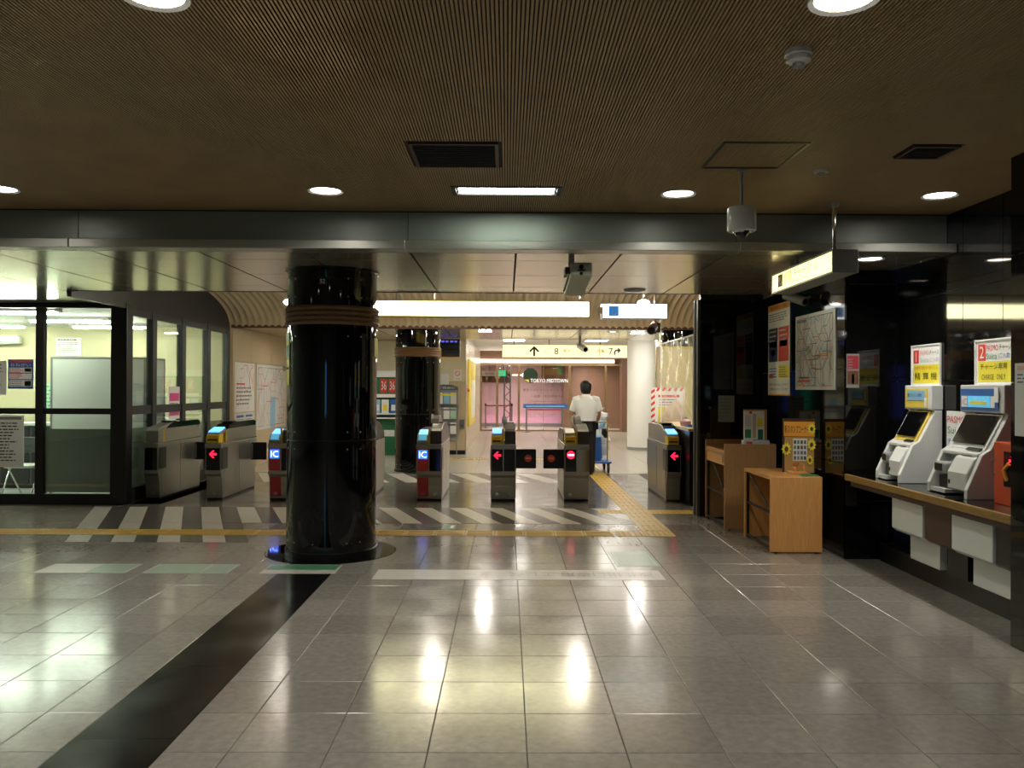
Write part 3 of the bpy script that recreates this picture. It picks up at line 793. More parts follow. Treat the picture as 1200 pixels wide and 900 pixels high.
part('housing', MB().lathe([(0, 2.815), (.088, 2.815), (.095, 2.805), (.095, 2.665), (.088, 2.655), (0, 2.655)], 0, 0, 40), 'white_gloss', t, smooth=True)
part('dome', MB().lathe([(.048*math.cos(a), 2.655-.042*math.sin(a)) for a in [PI/2*k/6 for k in range(7)]], 0, 0, 24), 'black_screen', t, smooth=True)
part('dome_ring', MB().lathe([(.05, 2.655), (.058, 2.655), (.054, 2.645), (.047, 2.647)], 0, 0, 28), 'chrome', t, smooth=True)
# boxed camera under the metal ceiling
t = thing('box_camera', 'grey green box camera on a stalk below the beam', 'security camera', (.625, 7.0, 0))
part('stalk', B(-.10, .1, 2.62, -.05, .15, ZL), 'steel_dark', t)
part('bracket', B(-.13, .08, 2.58, -.08, .3, 2.64), 'dark_grey', t)
hz = [(0, 2.555), (0, 2.655), (.03, 2.675), (.75, 2.60), (.85, 2.54), (.80, 2.47)]
b = part('housing', MB().prism_x(hz, -.09, .095), mat('camera_green', 'A7AD98', .45), t, bev=.012)
part('lens', MB().disc_y(.0, 2.63, .02, -.006, .001, 14), 'black_screen', b); part('lens', MB().disc_y(.0, 2.575, .014, -.006, .001, 14), 'black_screen', b)
part('label_plate', B(-.03, -.004, 2.595, .035, .001, 2.61), 'dark_grey', b)
part('side_rail', MB().prism_x([(.04, 2.575), (.04, 2.60), (.74, 2.53), (.74, 2.505)], -.105, -.09), 'dark_grey', t)
t = thing('ceiling_speaker', 'flat round grey speaker in the metal ceiling panels', 'speaker', (1.45, 9.42, ZL))
part('ring', MB().lathe([(.1, 0), (.125, 0), (.12, -.012), (.1, -.006)], 0, 0, 32), 'grey', t, smooth=True); part('grille', MB().lathe([(0, -.004), (.1, -.004), (.1, 0), (0, 0)], 0, 0, 32), 'mid_grey', t)

# ------------------------------------------------------------------ illuminated signs
def lightbox(name, label, x0, x1, y, z0, z1, d, face, case='off_white', rods=(), ztop=2.9, loc=None, rz=0.):
    t = thing(name, label, 'sign', loc or (x0, y, 0), rz)
    w_ = x1-x0
    part('case', B(0, .006, z0, w_, d, z1), case, t, bev=.006)
    part('face', B(.012, -.002, z0+.012, w_-.012, .006, z1-.012), face, t)
    f = MB(); f.box(0, -.004, z0, w_, .006, z0+.012); f.box(0, -.004, z1-.012, w_, .006, z1); f.box(0, -.004, z0+.012, .012, .006, z1-.012); f.box(w_-.012, -.004, z0+.012, w_, .006, z1-.012)
    part('face_frame', f, case, t)
    for rx, zt in rods: part('hanger', MB().tube([(rx, d/2, z1-.004), (rx, d/2, zt)], .012, 8), 'grey', t)
    return t
t = lightbox('hanging_sign', 'long glowing white and yellow overhead sign across the ticket gates', -1.93, 1.20, 12.05, 2.64, 2.87, .2, 'em_sign', 'yellow_soft', [(.3, vz(12.15)+.015), (2.8, vz(12.15)+.015)])
text('東京ミッドタウン方面改札', .055, mat('sign_faint', 'E8DFA0', .6), t, 1.55, -.005, 2.765, 1.0, 'C')
t = lightbox('hanging_sign', 'short white overhead sign with blue wheelchair symbol', 1.38, 2.34, 12.05, 2.62, 2.845, .2, 'em_white', 'off_white', [(.12, vz(12.15)+.015), (.8, vz(12.15)+.015)])
b = part('wheelchair_panel', B(.10, -.006, 2.66, .245, -.002, 2.805), 'em_sign_blue', t)
f = MB().disc_y(.165, 2.79, .011, -.0085, -.0062, 12)
f.tube([(.165, -.0075, 2.775), (.168, -.0075, 2.735), (.195, -.0075, 2.735), (.21, -.0075, 2.70), (.228, -.0075, 2.70)], .007, 6)
f.tube([(.172+.035*math.cos(a), -.0075, 2.712+.035*math.sin(a)) for a in [PI*.75+1.55*PI*k/12 for k in range(11)]], .005, 5)
part('wheelchair_symbol', f, 'white', b)
text('車いす通路', .055, mat('sign_faint2', 'CFD4CC', .6), t, .30, -.005, 2.72, .42)
part('side_lamp', MB().lathe([(0, 2.70), (.035, 2.70), (.035, 2.79), (0, 2.79)], -.03, .05, 16), 'white_gloss', t)
t = lightbox('hanging_sign', 'distant yellow white direction sign with arrows and numbers 8 and 7', -.12, 2.80, 19.2, 2.31, 2.62, .2, 'em_sign_far', 'yellow_soft', [(.28, 3.0), (1.1, 3.0), (2.3, 3.0)])
f = MB().add([(a+.75, -.008, b+2.465) for a, b in [(0, .12), (-.12, .0), (-.085, -.025), (-.022, .04), (-.022, -.12), (.022, -.12), (.022, .04), (.085, -.025), (.12, 0)]], [(0, 1, 2, 3), (0, 3, 4, 5, 6), (0, 6, 7, 8)])
part('arrow', f, 'brown', t)
text('8', .15, 'brown', t, 1.22, -.006, 2.39); text('東京ミッドタウン方面', .075, 'orange_print', t, 1.42, -.006, 2.44, .95); text('Tokyo Midtown', .03, 'faint_print', t, 1.5, -.006, 2.375, .5)
text('出口', .06, 'faint_print', t, 1.0, -.006, 2.43); part('divider', B(2.26, -.006, 2.345, 2.27, -.002, 2.58), 'grey_print', t)
text('7', .15, 'brown', t, 2.48, -.006, 2.39); text('出口', .06, 'faint_print', t, 2.33, -.006, 2.44)
f = MB().tube([(2.62, -.006, 2.39), (2.62, -.006, 2.46), (2.645, -.006, 2.49), (2.74, -.006, 2.49)], .018, 6)
f.tube([(2.69, -.006, 2.545), (2.745, -.006, 2.49), (2.69, -.006, 2.435)], .016, 6)
part('arrow', f, 'brown', t)
# sign seen from the side, hanging in front of the right wall (faces left)
t = thing('hanging_sign', 'glowing yellow fare adjustment sign hanging near the right wall, seen obliquely', 'sign', (2.45, 7.64, 0), -PI/2)
part('case', B(0, .006, 2.48, 1.44, .19, 2.66), 'beam_metal', t, bev=.004)
part('face', B(.02, -.003, 2.497, 1.42, .006, 2.643), 'em_sign_yellow', t)
f = MB(); f.box(0, -.006, 2.48, 1.44, .006, 2.495); f.box(0, -.006, 2.645, 1.44, .006, 2.66); f.box(0, -.006, 2.495, .018, .006, 2.645); f.box(1.422, -.006, 2.495, 1.44, .006, 2.645)
part('face_frame', f, 'beam_metal', t)
text('精算 チャージ', .085, 'black_print', t, .34, -.0075, 2.548, .66); text('Fare Adjustment / Charge', .03, 'grey_print', t, .34, -.0075, 2.512, .6)
b = part('pictogram', B(.18, -.006, 2.52, .30, -.004, 2.63), 'black_print', t); part('pictogram_cut', B(.2, -.0075, 2.57, .255, -.0062, 2.61), 'yellow_soft', b)
text('IC', .05, 'faint_print', t, 1.08, -.006, 2.56)
part('hanger', MB().tube([(1.14, .12, 2.65), (1.14, .12, ZU)], .017, 10), 'chrome', t, smooth=True)
part('hanger', MB().tube([(.3, .12, 2.65), (.3, .12, ZL)], .017, 10), 'chrome', t, smooth=True)
part('ceiling_rose', MB().lathe([(0, ZU), (.045, ZU), (.03, ZU-.03), (0, ZU-.03)], 1.14, .12, 16), 'grey', t)
# vault lamps
for x, y, z, m, s in ((-1.16, 13.2, 2.92, 'em_vault', 'pendant lamp in the vault behind the left half of the long sign'), (1.16, 13.2, 2.92, 'em_vault', 'pendant lamp in the vault behind the right end of the long sign'),
                   (-3.25, 12.4, 2.86, 'em_vault', 'lamp under the vault showing beside the left edge of the big column'), (2.06, 12.5, 2.89, 'em_vault', 'bright lamp under the vault above the wheelchair sign')):
    t = thing('vault_lamp', s, 'ceiling light', (x, y, z), 0, 'lamps under the ribbed vault')
    part('cap', MB().lathe([(0, .062), (.05, .06), (.055, .045), (.0, .045)], 0, 0, 24), 'grey', t, smooth=True)
    part('opal_globe', MB().lathe([(0, -.03), (.05, -.025), (.085, -.005), (.092, .015), (.08, .036), (.05, .046), (0, .046)], 0, 0, 24), m, t, smooth=True)
    part('stem', MB().tube([(0, 0, .05), (0, 0, vz(y)-z)], .014, 8), 'grey', t)
t = thing('bullet_camera', 'dark brown bullet camera hanging below the wheelchair sign', 'security camera', (2.2, 12.3, 0))
part('stem', MB().tube([(0, 0, vz(12.3)+.0), (0, 0, 2.42)], .02, 8), 'brown', t)
part('housing', MB().tube([(.02, .1, 2.56), (-.11, -.3, 2.45)], [.065, .065], 14), 'brown', t); part('lens', MB().tube([(-.111, -.302, 2.4495), (-.114, -.31, 2.4475)], .05, 14), 'black_screen', t)
part('side_box', B(.0, -.06, 2.44, .07, .06, 2.58), 'brown', t)
t = thing('bullet_camera', 'small white camera hanging in front of the distant arrow sign', 'security camera', (1.62, 18.4, 0))
part('stem', MB().tube([(0, 0, ZF), (0, 0, 2.55)], .03, 8), 'grey', t); part('housing', MB().tube([(.0, .15, 2.56), (.1, -.25, 2.46)], .07, 12), 'white_gloss', t); part('lens', MB().tube([(.1, -.25, 2.46), (.102, -.256, 2.458)], .05, 12), 'black_screen', t)
t = thing('bullet_camera', 'dark bullet camera on the right wall above the route map', 'security camera', (3.06, 8.72, 2.56))
part('arm', MB().tube([(.14, .0, .02), (.06, -.06, .0)], .014, 8), 'grey', t)
part('housing', MB().tube([(-.08, .12, .05), (.04, -.13, -.045)], .048, 14), 'grey', t); part('lens', MB().tube([(.04, -.13, -.045), (.043, -.137, -.047)], .034, 14), 'black_screen', t)

# ------------------------------------------------------------------ posters on the right wall
RX = 3.196
poster('wall_poster', 'tall narrow poster with orange head, navy and red blocks', 'poster', .77, 1.08, (RX, 10.09, 1.53), -PI/2, 'white',
       blocks=[(0, .93, 1, 1, 'orange_print'), (.04, .37, .46, .74, 'navy'), (.5, .37, .96, .74, 'red_print'), (.5, .19, .97, .33, 'yellow_print'), (0, 0, 1, .015, 'orange_print'), (.1, .53, .4, .6, 'pale_green'), (.56, .53, .9, .6, 'off_white'), (.16, .44, .36, .5, 'off_white'), (.04, .19, .25, .23, 'red_print')],
       texts=[(.5, .945, .04, '運賃改定のご案内', 'black_print', .8, 'C'), (.5, .105, .03, 'お問い合わせはこちらまで', 'black_print', .9, 'C'), (.5, .055, .03, 'ご利用ありがとうございます', 'black_print', .9, 'C')],
       lines=[(.06, .94, .9, 4, .025, .01, 'grey_print'), (.08, .42, .71, 3, .05, .015, 'off_white'), (.54, .9, .71, 3, .05, .015, 'off_white'), (.54, .92, .31, 5, .025, .01, 'grey_print'), (.08, .44, .3, 4, .03, .012, 'blue_print')])
def route_map(t, w_, h_, seed, ncol=('red_print', 'blue_print', 'green_print', 'orange_print', 'grey_print', 'dark_red', 'light_blue', 'black_print'), n=22, y=-.0075, wd=.006, river=None):
    r = random.Random(seed)
    for i in range(n):
        p = Vector((w_*(.08+.84*r.random()), h_*(.06+.88*r.random()))); a = r.choice([0, 1, 2, 3, 4, 5, 6, 7])*PI/4; f = MB(); L = []
        for k in range(r.randint(4, 8)):
            L.append(p.copy()); q = p+Vector((math.cos(a), math.sin(a)))*w_*(.06+.16*r.random())
            q.x = min(max(q.x, w_*.05), w_*.95); q.y = min(max(q.y, h_*.05), h_*.95); p = q; a += r.choice([-1, 0, 1])*PI/4
        L.append(p)
        for a_, b_ in zip(L[:-1], L[1:]):
            d = (b_-a_)
            if d.length < 1e-4: continue
            nrm = Vector((-d.y, d.x)).normalized()*wd/2; yy_ = y-.00003*i
            f.add([(a_.x+nrm.x, yy_, a_.y+nrm.y), (b_.x+nrm.x, yy_, b_.y+nrm.y), (b_.x-nrm.x, yy_, b_.y-nrm.y), (a_.x-nrm.x, yy_, a_.y-nrm.y)], [(0, 1, 2, 3)])
        if f.v: part('route_line', f, ncol[i % len(ncol)], t)
t = poster('route_map', 'railway route map with coloured lines on the black right wall', 'map', 1.10, .80, (RX, 9.13, 1.6), -PI/2, mat('map_paper', 'D6D8D0', .25),
           blocks=[(.04, .9, .3, .94, 'blue_print'), (.08, .1, .4, .13, 'red_print'), (.1, .15, .38, .17, 'navy')], texts=[(.7, .05, .03, '路線図', 'black_print', None, 'L')])
route_map(t, 1.10, .80, 5, n=75, wd=.0065)
part('palace_park', MB().disc_y(.4, .42, .045, -.0095, -.0085, 16), 'green_print', t)
poster('notice_or_reflection', 'small grey notice on the black wall beside the booth', 'notice', .20, .33, (2.66, 10.396, 1.19), 0, mat('dull_paper', '8C948A', .4), lines=[(.1, .9, .9, 6, .13, .05, 'grey_print')])
poster('notice_or_reflection', 'small dull red and green panel imitating a reflection in the black niche face', 'poster', .12, .32, (3.205, 7.796, 1.62), 0, 'grey_print', blocks=[(.05, .55, .95, .95, 'dark_red'), (.05, .1, .95, .5, 'brown'), (.4, .12, .6, .4, 'green_print')], lines=[(.1, .5, .85, 4, .08, .03, 'grey_print')])  # coloured blocks stand in for a reflection in the glossy stone

# ------------------------------------------------------------------ fare machines in the niche
ZC = .813
ctr = thing('machine_counter', 'long wooden edged counter shelf carrying the fare machines', 'counter', (3.17, 7.75, 0), -PI/2)
part('top', B(0, .03, .765, 2.56, .50, ZC), 'black_stone', ctr); part('wood_edge', B(0, 0, .755, 2.56, .03, ZC), 'counter_wood', ctr, bev=.004)
part('apron', B(0, .06, .70, 2.56, .10, .765), 'brown_panel', ctr)
part('plinth', B(0, .34, 0, 2.56, .50, .17), 'black', ctr)
part('back_panel', B(0, .46, .17, 2.56, .5, .70), 'black_stone', ctr)
for i, (a, b, s) in enumerate(((7.07, 6.55, 'white cabinet panel under the counter below the yellow machine'), (6.12, 5.6, 'white cabinet panel under the counter below the blue machine'))):
    t = thing('machine_cabinet', s, 'cabinet', (3.17, a, 0), -PI/2)
    part('upper_box', MB().prism_x([(.13, .70), (.13, .43), (.17, .40), (.45, .40), (.45, .70)], 0, a-b), 'off_white', t, bev=.006)
    part('lower_box', B(.04, .27, .172, a-b, .33, .40), 'off_white', t, bev=.004)
t = thing('machine_cabinet', 'dark brown panel under the counter between the white cabinets', 'cabinet', (3.17, 6.53, 0), -PI/2)
part('upper_box', MB().prism_x([(.14, .70), (.14, .43), (.18, .40), (.45, .40), (.45, .70)], 0, .39), 'brown_panel', t, bev=.004); part('lower_box', B(.08, .28, .172, .36, .33, .40), 'black', t)
t = thing('machine_cabinet', 'black panel under the counter nearest the pillar', 'cabinet', (3.17, 5.58, 0), -PI/2)
part('upper_box', MB().prism_x([(.14, .70), (.14, .43), (.18, .40), (.45, .40), (.45, .70)], 0, .37), 'black', t, bev=.004); part('lower_box', B(.05, .28, .172, .35, .33, .40), 'black', t)
def fare_machine(y_far, w_, label, face, blue):
    t = thing('fare_machine', label, 'ticket machine', (3.17, y_far, ZC), -PI/2, 'fare machines')
    bm_ = 'white_gloss' if not blue else mat('pale_grey', 'C2C4BE', .4)
    # depth d = local y, heights above the counter
    cheek = [(.14, 0), (.14, .07), (.25, .32), (.31, .36), (.44, .61), (.415, .62), (.415, .81), (.44, .825), (.50, .825), (.50, 0)]
    sd = .045
    part('side_cheek', MB().prism_x(cheek, 0, sd), bm_, t, bev=.006); part('side_cheek', MB().prism_x(cheek, w_-sd, w_), bm_, t, bev=.006)
    part('screen_frame', MB().prism_x([(.30, .335), (.29, .35), (.428, .61), (.45, .60)], sd, w_-sd), 'yellow_soft' if not blue else 'off_white', t)
    part('screen', MB().prism_x([(.303, .395), (.297, .392), (.407, .598), (.413, .601)], sd+.025, w_-sd-.025), 'black_screen', t)
    part('core', MB().prism_x([(.30, 0), (.30, .335), (.45, .6), (.49, .6), (.49, 0)], sd, w_-sd), bm_, t)
    hd = part('header', B(-.005, .405, .62, w_+.005, .505, .83), bm_, t, bev=.008)
    part('header_panel', B(.015, .399, .635, w_-.06, .405, .80), face, hd)
    if not blue:
        part('header_display', B(.06, .395, .70, w_-.09, .399, .785), 'light_blue', hd); text('のりこし精算', .03, 'blue_print', hd, .12, .3935, .73, .2); part('sticker', B(w_-.1, .394, .64, w_-.065, .3985, .72), 'white', hd)
        part('logo_dot', MB().disc_y(.085, .745, .015, .393, .395, 12), 'green_print', hd)
    else:
        part('header_display', B(.12, .395, .66, w_-.16, .399, .745), 'em_cyan', hd); part('ic_mark', B(.03, .395, .66, .11, .399, .745), 'white', hd); text('iC', .05, 'pink', hd, .045, .3935, .675)
        text('ICチャージ', .022, 'white', hd, .27, .3935, .715, .14, 'C'); part('header_line', B(.15, .3935, .68, w_-.2, .395, .705), 'yellow_print', hd)
        part('sticker', B(w_-.15, .394, .66, w_-.1, .3985, .745), 'white', hd); part('sticker', B(w_-.10, .392, .70, w_-.05, .398, .81), 'white', hd)
    part('ledge', MB().prism_x([(.24, .30), (.24, .325), (.31, .355), (.34, .355), (.34, .30)], sd, w_-sd), bm_, t, bev=.005)
    part('card_slot', MB().prism_x([(.268, .345), (.27, .352), (.30, .366), (.31, .358)], w_*.55, w_-sd-.03), 'black', t)
    bn = part('note_box', MB().prism_x([(.16, .05), (.16, .18), (.22, .29), (.31, .33), (.31, .05)], w_*.46, w_-sd), bm_, t, bev=.01)
    part('note_print', MB().prism_x([(.235, .303), (.236, .307), (.28, .322), (.282, .317)], w_*.55, w_*.8), 'brown', bn)
    part('note_slot', B(w_*.5, .155, .09, w_*.53, .161, .12), 'black', bn)
    part('coin_cup', B(sd+.01, .17, .15, w_*.42, .30, .24), 'grey', t, bev=.02); part('coin_hole', B(sd+.02, .166, .17, w_*.3, .172, .225), 'black', t)
    part('change_tray', B(sd, .145, .01, w_*.45, .3, .04), bm_, t); part('tray_recess', B(sd+.03, .20, .042, w_*.4, .299, .13), 'black', t)
    part('red_mark', MB().prism_x([(.285, .346), (.286, .349), (.296, .3535), (.297, .351)], sd+.05, sd+.065), 'red', t)
    return t
fare_machine(7.41, .46, 'white fare adjustment machine with yellow header, farther one on the counter', 'yellow_soft', False)
fare_machine(6.5, .57, 'grey charge machine with blue header, nearer one on the counter', 'blue_print', True)
t = thing('telephone_cabinet', 'orange red wall cabinet with round handset and red arrow beside the pillar', 'cabinet', (3.42, 5.79, ZC), -PI/2)
part('body', B(0, 0, 0, .50, .24, .43), 'orange', t, bev=.006); b = part('window', B(.12, -.004, .13, .42, .001, .37), 'black_screen', t)
f = arrow_mb(0, 0, .06, -.0035, 0); part('arrow_sign', f, 'em_red', b, (.21, -.005, .31), (0, PI, 0)).scale = (1, -1, 1)
part('handset', MB().tube([(.17, -.01, .17), (.14, -.014, .24), (.19, -.01, .29)], .014, 8), 'orange_print', b, smooth=True)
part('handle', MB().tube([(.03, -.004, .20), (.03, -.03, .21), (.03, -.03, .30), (.03, -.004, .31)], .006, 8), 'chrome', t)
text('非常通報', .022, 'off_white', t, .28, -.003, .03, .17, 'C')
t = poster('machine_sign', 'sign numbered 1 above the yellow fare adjustment machine', 'sign', .48, .345, (XW-.004, 7.47, 1.645), -PI/2, 'white',
       blocks=[(.05, .05, .97, .52, 'yellow_print'), (.05, .56, .25, .9, 'red_print')],
       texts=[(.15, .6, .26, '1', 'white', None, 'C'), (.3, .76, .13, 'PASMO', mat('print_pinkish', 'E0A8A0', .5), .32, 'L'), (.64, .76, .12, 'チャージ', 'grey_print', .32, 'L'), (.3, .58, .13, 'Suica', 'pale_green', .3, 'L'), (.64, .58, .11, '(ご入金)', mat('print_lilac', 'A9A6C8', .5), .32, 'L'),
              (.5, .4, .09, '定期券 回数券 乗りこし', 'orange_print', .85, 'C'), (.5, .13, .19, '精 算 機', 'black_print', .8, 'C')], frame=(.012, 'white_gloss'))
t = poster('machine_sign', 'sign numbered 2 reading charge only above the blue machine', 'sign', .46, .33, (XW-.004, 6.45, 1.65), -PI/2, 'white',
       blocks=[(.06, .05, .97, .52, 'yellow_print'), (.06, .54, .28, .93, 'red_print')],
       texts=[(.17, .6, .28, '2', 'white', None, 'C'), (.3, .76, .14, 'PASMO', 'red', .33, 'L'), (.66, .76, .14, 'チャージ', 'black_print', .32, 'L'), (.3, .57, .14, 'Suica', 'green_print', .3, 'L'), (.64, .58, .12, '(ご入金)', 'blue_print', .32, 'L'),
              (.5, .33, .15, 'チャージ専用', 'black_print', .74, 'C'), (.5, .1, .12, 'CHARGE   ONLY', 'black_print', .66, 'C')], frame=(.012, 'white_gloss'))
poster('machine_sign', 'white PASMO and Suica placard standing between the two machines', 'sign', .30, .44, (XW-.006, 6.88, .99), -PI/2, 'white',
       texts=[(.06, .78, .13, 'PASMO', 'red', .88, 'L'), (.06, .58, .13, 'Suica', 'green_print', .75, 'L'), (.06, .38, .11, 'チャージ', 'blue_print', .85, 'L'), (.06, .2, .1, 'できます', 'blue_print', .85, 'L')])
poster('pillar_poster', 'pale poster with pink figures on the near pillar at right edge', 'poster', .55, .45, (3.166, 5.13, 1.32), -PI/2, 'off_white',
       blocks=[(.05, .9, .95, .96, 'pink_soft')], lines=[(.05, .9, .85, 3, .05, .02, 'blue_print'), (.4, .9, .5, 4, .05, .02, 'grey_print')])

# ------------------------------------------------------------------ writing tables
def table(x0, x1, y0, y1, h_, label, m, tray):
    t = thing('writing_table', label, 'table', (x0, y0, 0), 0, 'bamboo writing tables')
    w_, d = x1-x0, y1-y0
    hs = h_+(.11 if tray else 0)
    part('side_panel', B(0, 0, .015, w_, .028, hs), m, t, bev=.006); part('side_panel', B(0, d-.028, .015, w_, d, hs), m, t, bev=.006)
    part('top', B(0, .028, h_-.03, w_, d-.028, h_), m, t)
    if tray:
        part('front_board', B(.01, .028, h_-.14, .03, d-.028, h_+.03), 'bamboo', t); part('back_board', B(w_-.025, .028, h_, w_, d-.028, hs), m, t)
        p = part('name_plate', B(.004, .06, h_-.115, .01, d-.25, h_-.02), 'bamboo', t); part('plate_mark', B(.002, .08, h_-.11, .004, .11, h_-.03), 'brown', p)
    for yy_ in (.035, d-.055):
        for xx in (.02, w_-.045): part('frame_leg', B(xx, yy_, .015, xx+.022, yy_+.022, h_-.03), 'black', t)
    part('stretcher', B(.02, .057, .38, .04, d-.055, .40), 'rubber', t); part('stretcher', B(.02, .057, .03, .04, d-.055, .05), 'rubber', t)
    part('diagonal_brace', MB().tube([(.032, .06, .40), (.032, d-.06, h_-.04)], .010, 6), 'rubber', t)
    part('back_sheet', B(w_-.02, .03, .05, w_-.01, d-.03, h_-.03), 'bamboo_dull', t)
    for xx in (.06, w_-.06): part('foot', MB().cyl(xx, .015, 0, .016, .014, 10), 'black', t); part('foot', MB().cyl(xx, d-.015, 0, .016, .014, 10), 'black', t)
    return t
table(2.57, 3.08, 8.05, 8.95, .75, 'low light bamboo writing table nearest the camera', 'bamboo', False)
table(2.47, 3.06, 9.37, 10.28, .87, 'taller bamboo writing table with front board, next to the black wall', 'bamboo_dull', True)
t = thing('stamp_board', 'cardboard stamp corner board with paper sunflowers on the low table', 'display board', (2.86, 8.50, .75), -.2); t.scale = (.82, 1, 1.2)
part('back_board', B(-.02, .02, 0, .37, .045, .46), 'brown_panel', t); part('board', B(0, 0, 0, .35, .02, .43), 'cardboard', t); hb = part('title_board', B(-.01, -.008, .31, .355, 0, .435), 'orange_print', t)
text('新スタンプコーナー', .07, 'black_print', hb, .0, -.0098, .335, .29)
pr = part('stamp_print', B(.10, -.003, .10, .27, 0, .29), 'off_white', t)
r = random.Random(3)
for i in range(4):
    for j in range(4): part('stamp_mark', B(.11+.04*i, -.004, .11+.045*j, .137+.04*i, -.003, .14+.045*j), r.choice(['grey_print', 'mid_grey', 'green_print', 'brown']), pr)
for (fx, fz, s) in ((.02, .20, .062), (.32, .375, .05), (.32, .24, .056), (.30, .11, .046)):
    f = MB()
    for k in range(10):
        a = 2*PI*k/10; c, s_ = math.cos(a), math.sin(a); c2, s2 = math.cos(a+.3), math.sin(a+.3)
        f.add([(fx, -.012, fz), (fx+s*.7*math.cos(a-.3), -.014, fz+s*.7*math.sin(a-.3)), (fx+s*c, -.012, fz+s*s_), (fx+s*.7*c2, -.014, fz+s*.7*s2)], [(0, 1, 2, 3)])
    fl = part('sunflower', f, 'yellow_print', t); part('flower_centre', MB().disc_y(fx, fz, s*.36, -.018, -.012, 12), 'brown', fl)
t = thing('stamp_stand', 'small amber stamp on a wooden block on the low table', 'stamp', (2.86, 8.27, .75), 0)
part('block', B(-.02, 0, 0, .14, .10, .03), 'bamboo', t, bev=.004); part('handle', MB().lathe([(0, .03), (.035, .03), (.03, .06), (.022, .075), (.03, .105), (.024, .125), (0, .13)], .05, .05, 16), mat('amber', 'B5702C', .25), t, smooth=True); part('rail', B(.115, .02, .03, .135, .08, .1), 'bamboo', t)
t = thing('stamp_pad', 'green stamp pad lying on the low table', 'stamp pad', (2.89, 8.10, .75), -.05); t.scale = (.9, .9, 1)
part('case', B(0, 0, 0, .19, .1, .014), 'green_print', t, bev=.004); part('ink', B(.015, .015, .014, .175, .085, .016), 'green', t)
t = thing('leaflet_stand', 'leaflet holder with printed sheets on the taller table', 'leaflet holder', (2.76, 9.62, .871), 0); t.scale = (1, 1, 1.65)
part('tray', B(-.03, -.1, 0, .27, .0, .085), 'off_white', t, bev=.004); part('back_board', B(0, .0, 0, .27, .02, .30), 'cardboard', t)
part('tray_print', B(.0, -.102, .01, .07, -.1, .075), 'red_print', t); part('tray_leaflets', B(.1, -.07, .02, .26, -.02, .09), 'grey', t)
lf = part('sheet', B(.0, -.012, .08, .235, -.002, .29), 'white', t)
for (a, b, c, d, m_) in ((.01, .1, .08, .16, 'green_print'), (.01, .18, .08, .26, 'off_white'), (.1, .1, .14, .27, 'beige'), (.16, .09, .22, .16, 'green'), (.15, .18, .22, .24, 'yellow_print'), (.06, .27, .09, .288, 'red_print')):
    part('sheet_print', B(a, -.014, b, c, -.012, d), m_, lf)
# ------------------------------------------------------------------ floor stickers
def sticker(name, label, x0, x1, y0, y1, parts, cat='floor sticker', group=None):
    t = thing(name, label, cat, (x0, y0, 0), 0, group)
    part('base', B(0, 0, .0005, x1-x0, y1-y0, .0022), parts[0], t)
    for (a, b, c, d, m) in parts[1:]: part('printed_block', B(a*(x1-x0), b*(y1-y0), .0022, c*(x1-x0), d*(y1-y0), .0028), m, t)
    return t
GS = 'green and white floor stickers'
sticker('floor_sticker', 'white floor sticker with green right end, leftmost of the row', -4.05, -3.27, 7.12, 7.48, ['stripe_light', (.56, .06, .98, .94, 'sticker_pale')], group=GS)
sticker('floor_sticker', 'pale green floor sticker, middle of the row before the gates', -3.12, -2.39, 7.12, 7.48, ['stripe_light', (.03, .06, .66, .94, 'sticker_pale'), (.68, .06, .97, .94, 'sticker_pale')], group=GS)
sticker('floor_sticker', 'white and green floor sticker at the foot of the big column', -2.12, -1.47, 7.12, 7.48, ['stripe_light', (.03, .4, .97, .94, mat('sticker_green', '4E8A62', .3))], group=GS)
sticker('floor_sticker', 'small green exit sticker beside the yellow tactile line', -.73, -.58, 9.38, 9.7, ['sticker_pale', (.15, .2, .5, .8, 'green_print'), (.6, .2, .85, .8, 'white')])
t = sticker('floor_banner', 'long white worn floor strip reading elevator, upside down', -1.12, 1.34, 6.92, 7.29, [mat('worn_white', 'C9C6BC', .25, nz=.05)])
f = MB()
text('改札出口専用 エレベーター', .17, mat('worn_print', '6E6A62', .4), t, 2.38, .28, .0035, 1.62, 'L', rot=(0, 0, PI))
sticker('floor_sticker', 'pale green rectangle sticker near the end of the elevator strip', 1.0, 1.4, 7.45, 8.15, ['sticker_pale', (.06, .06, .94, .94, mat('sticker_mint', '93AD9C', .3))])

# ------------------------------------------------------------------ staffed booth on the right
t = thing('booth_counter', 'black staffed counter at the right end of the gates', 'counter', (2.50, 11.3, 0))
part('body', B(0, .0, .04, .68, 2.4, 1.02), 'black', t); part('top', B(-.02, -.03, 1.02, .7, 2.42, 1.06), 'beige', t, bev=.006); part('plinth', B(.03, .03, 0, .66, 2.37, .04), 'black', t)
p = part('taped_poster', B(.06, -.006, .50, .19, 0, .92), 'yellow_print', t); part('poster_print', B(.075, -.008, .56, .175, -.006, .7), 'green_print', p); part('poster_print', B(.075, -.008, .74, .175, -.006, .86), 'off_white', p)
bw = struct('wall_booth_back', B(2.75, 14.75, 0, 6.2, 14.85, 2.32), mat('booth_yellow', 'E4D79A', .5)); bw['label'] = 'pale yellow partition behind the booth'
part('top_trim', B(2.75, 14.74, 2.32, 6.2, 14.86, 2.36), 'yellow_soft', bw); part('end_post', B(2.68, 14.74, 0, 2.75, 14.86, 2.36), 'beige', bw)
t = thing('plastic_sheet', 'clear plastic splash sheet hanging above the booth counter', 'plastic sheet', (2.56, 11.35, 0))
f = MB(); v = []; n = 40; m_ = 14; q = []
for i in range(n+1):
    y = 2.35*i/n
    for j in range(m_+1):
        z = 1.14+1.2*j/m_; x = .018*math.sin(y*9+z*5)+.012*math.sin(y*17-z*9+1)
        v.append((x, y, z))
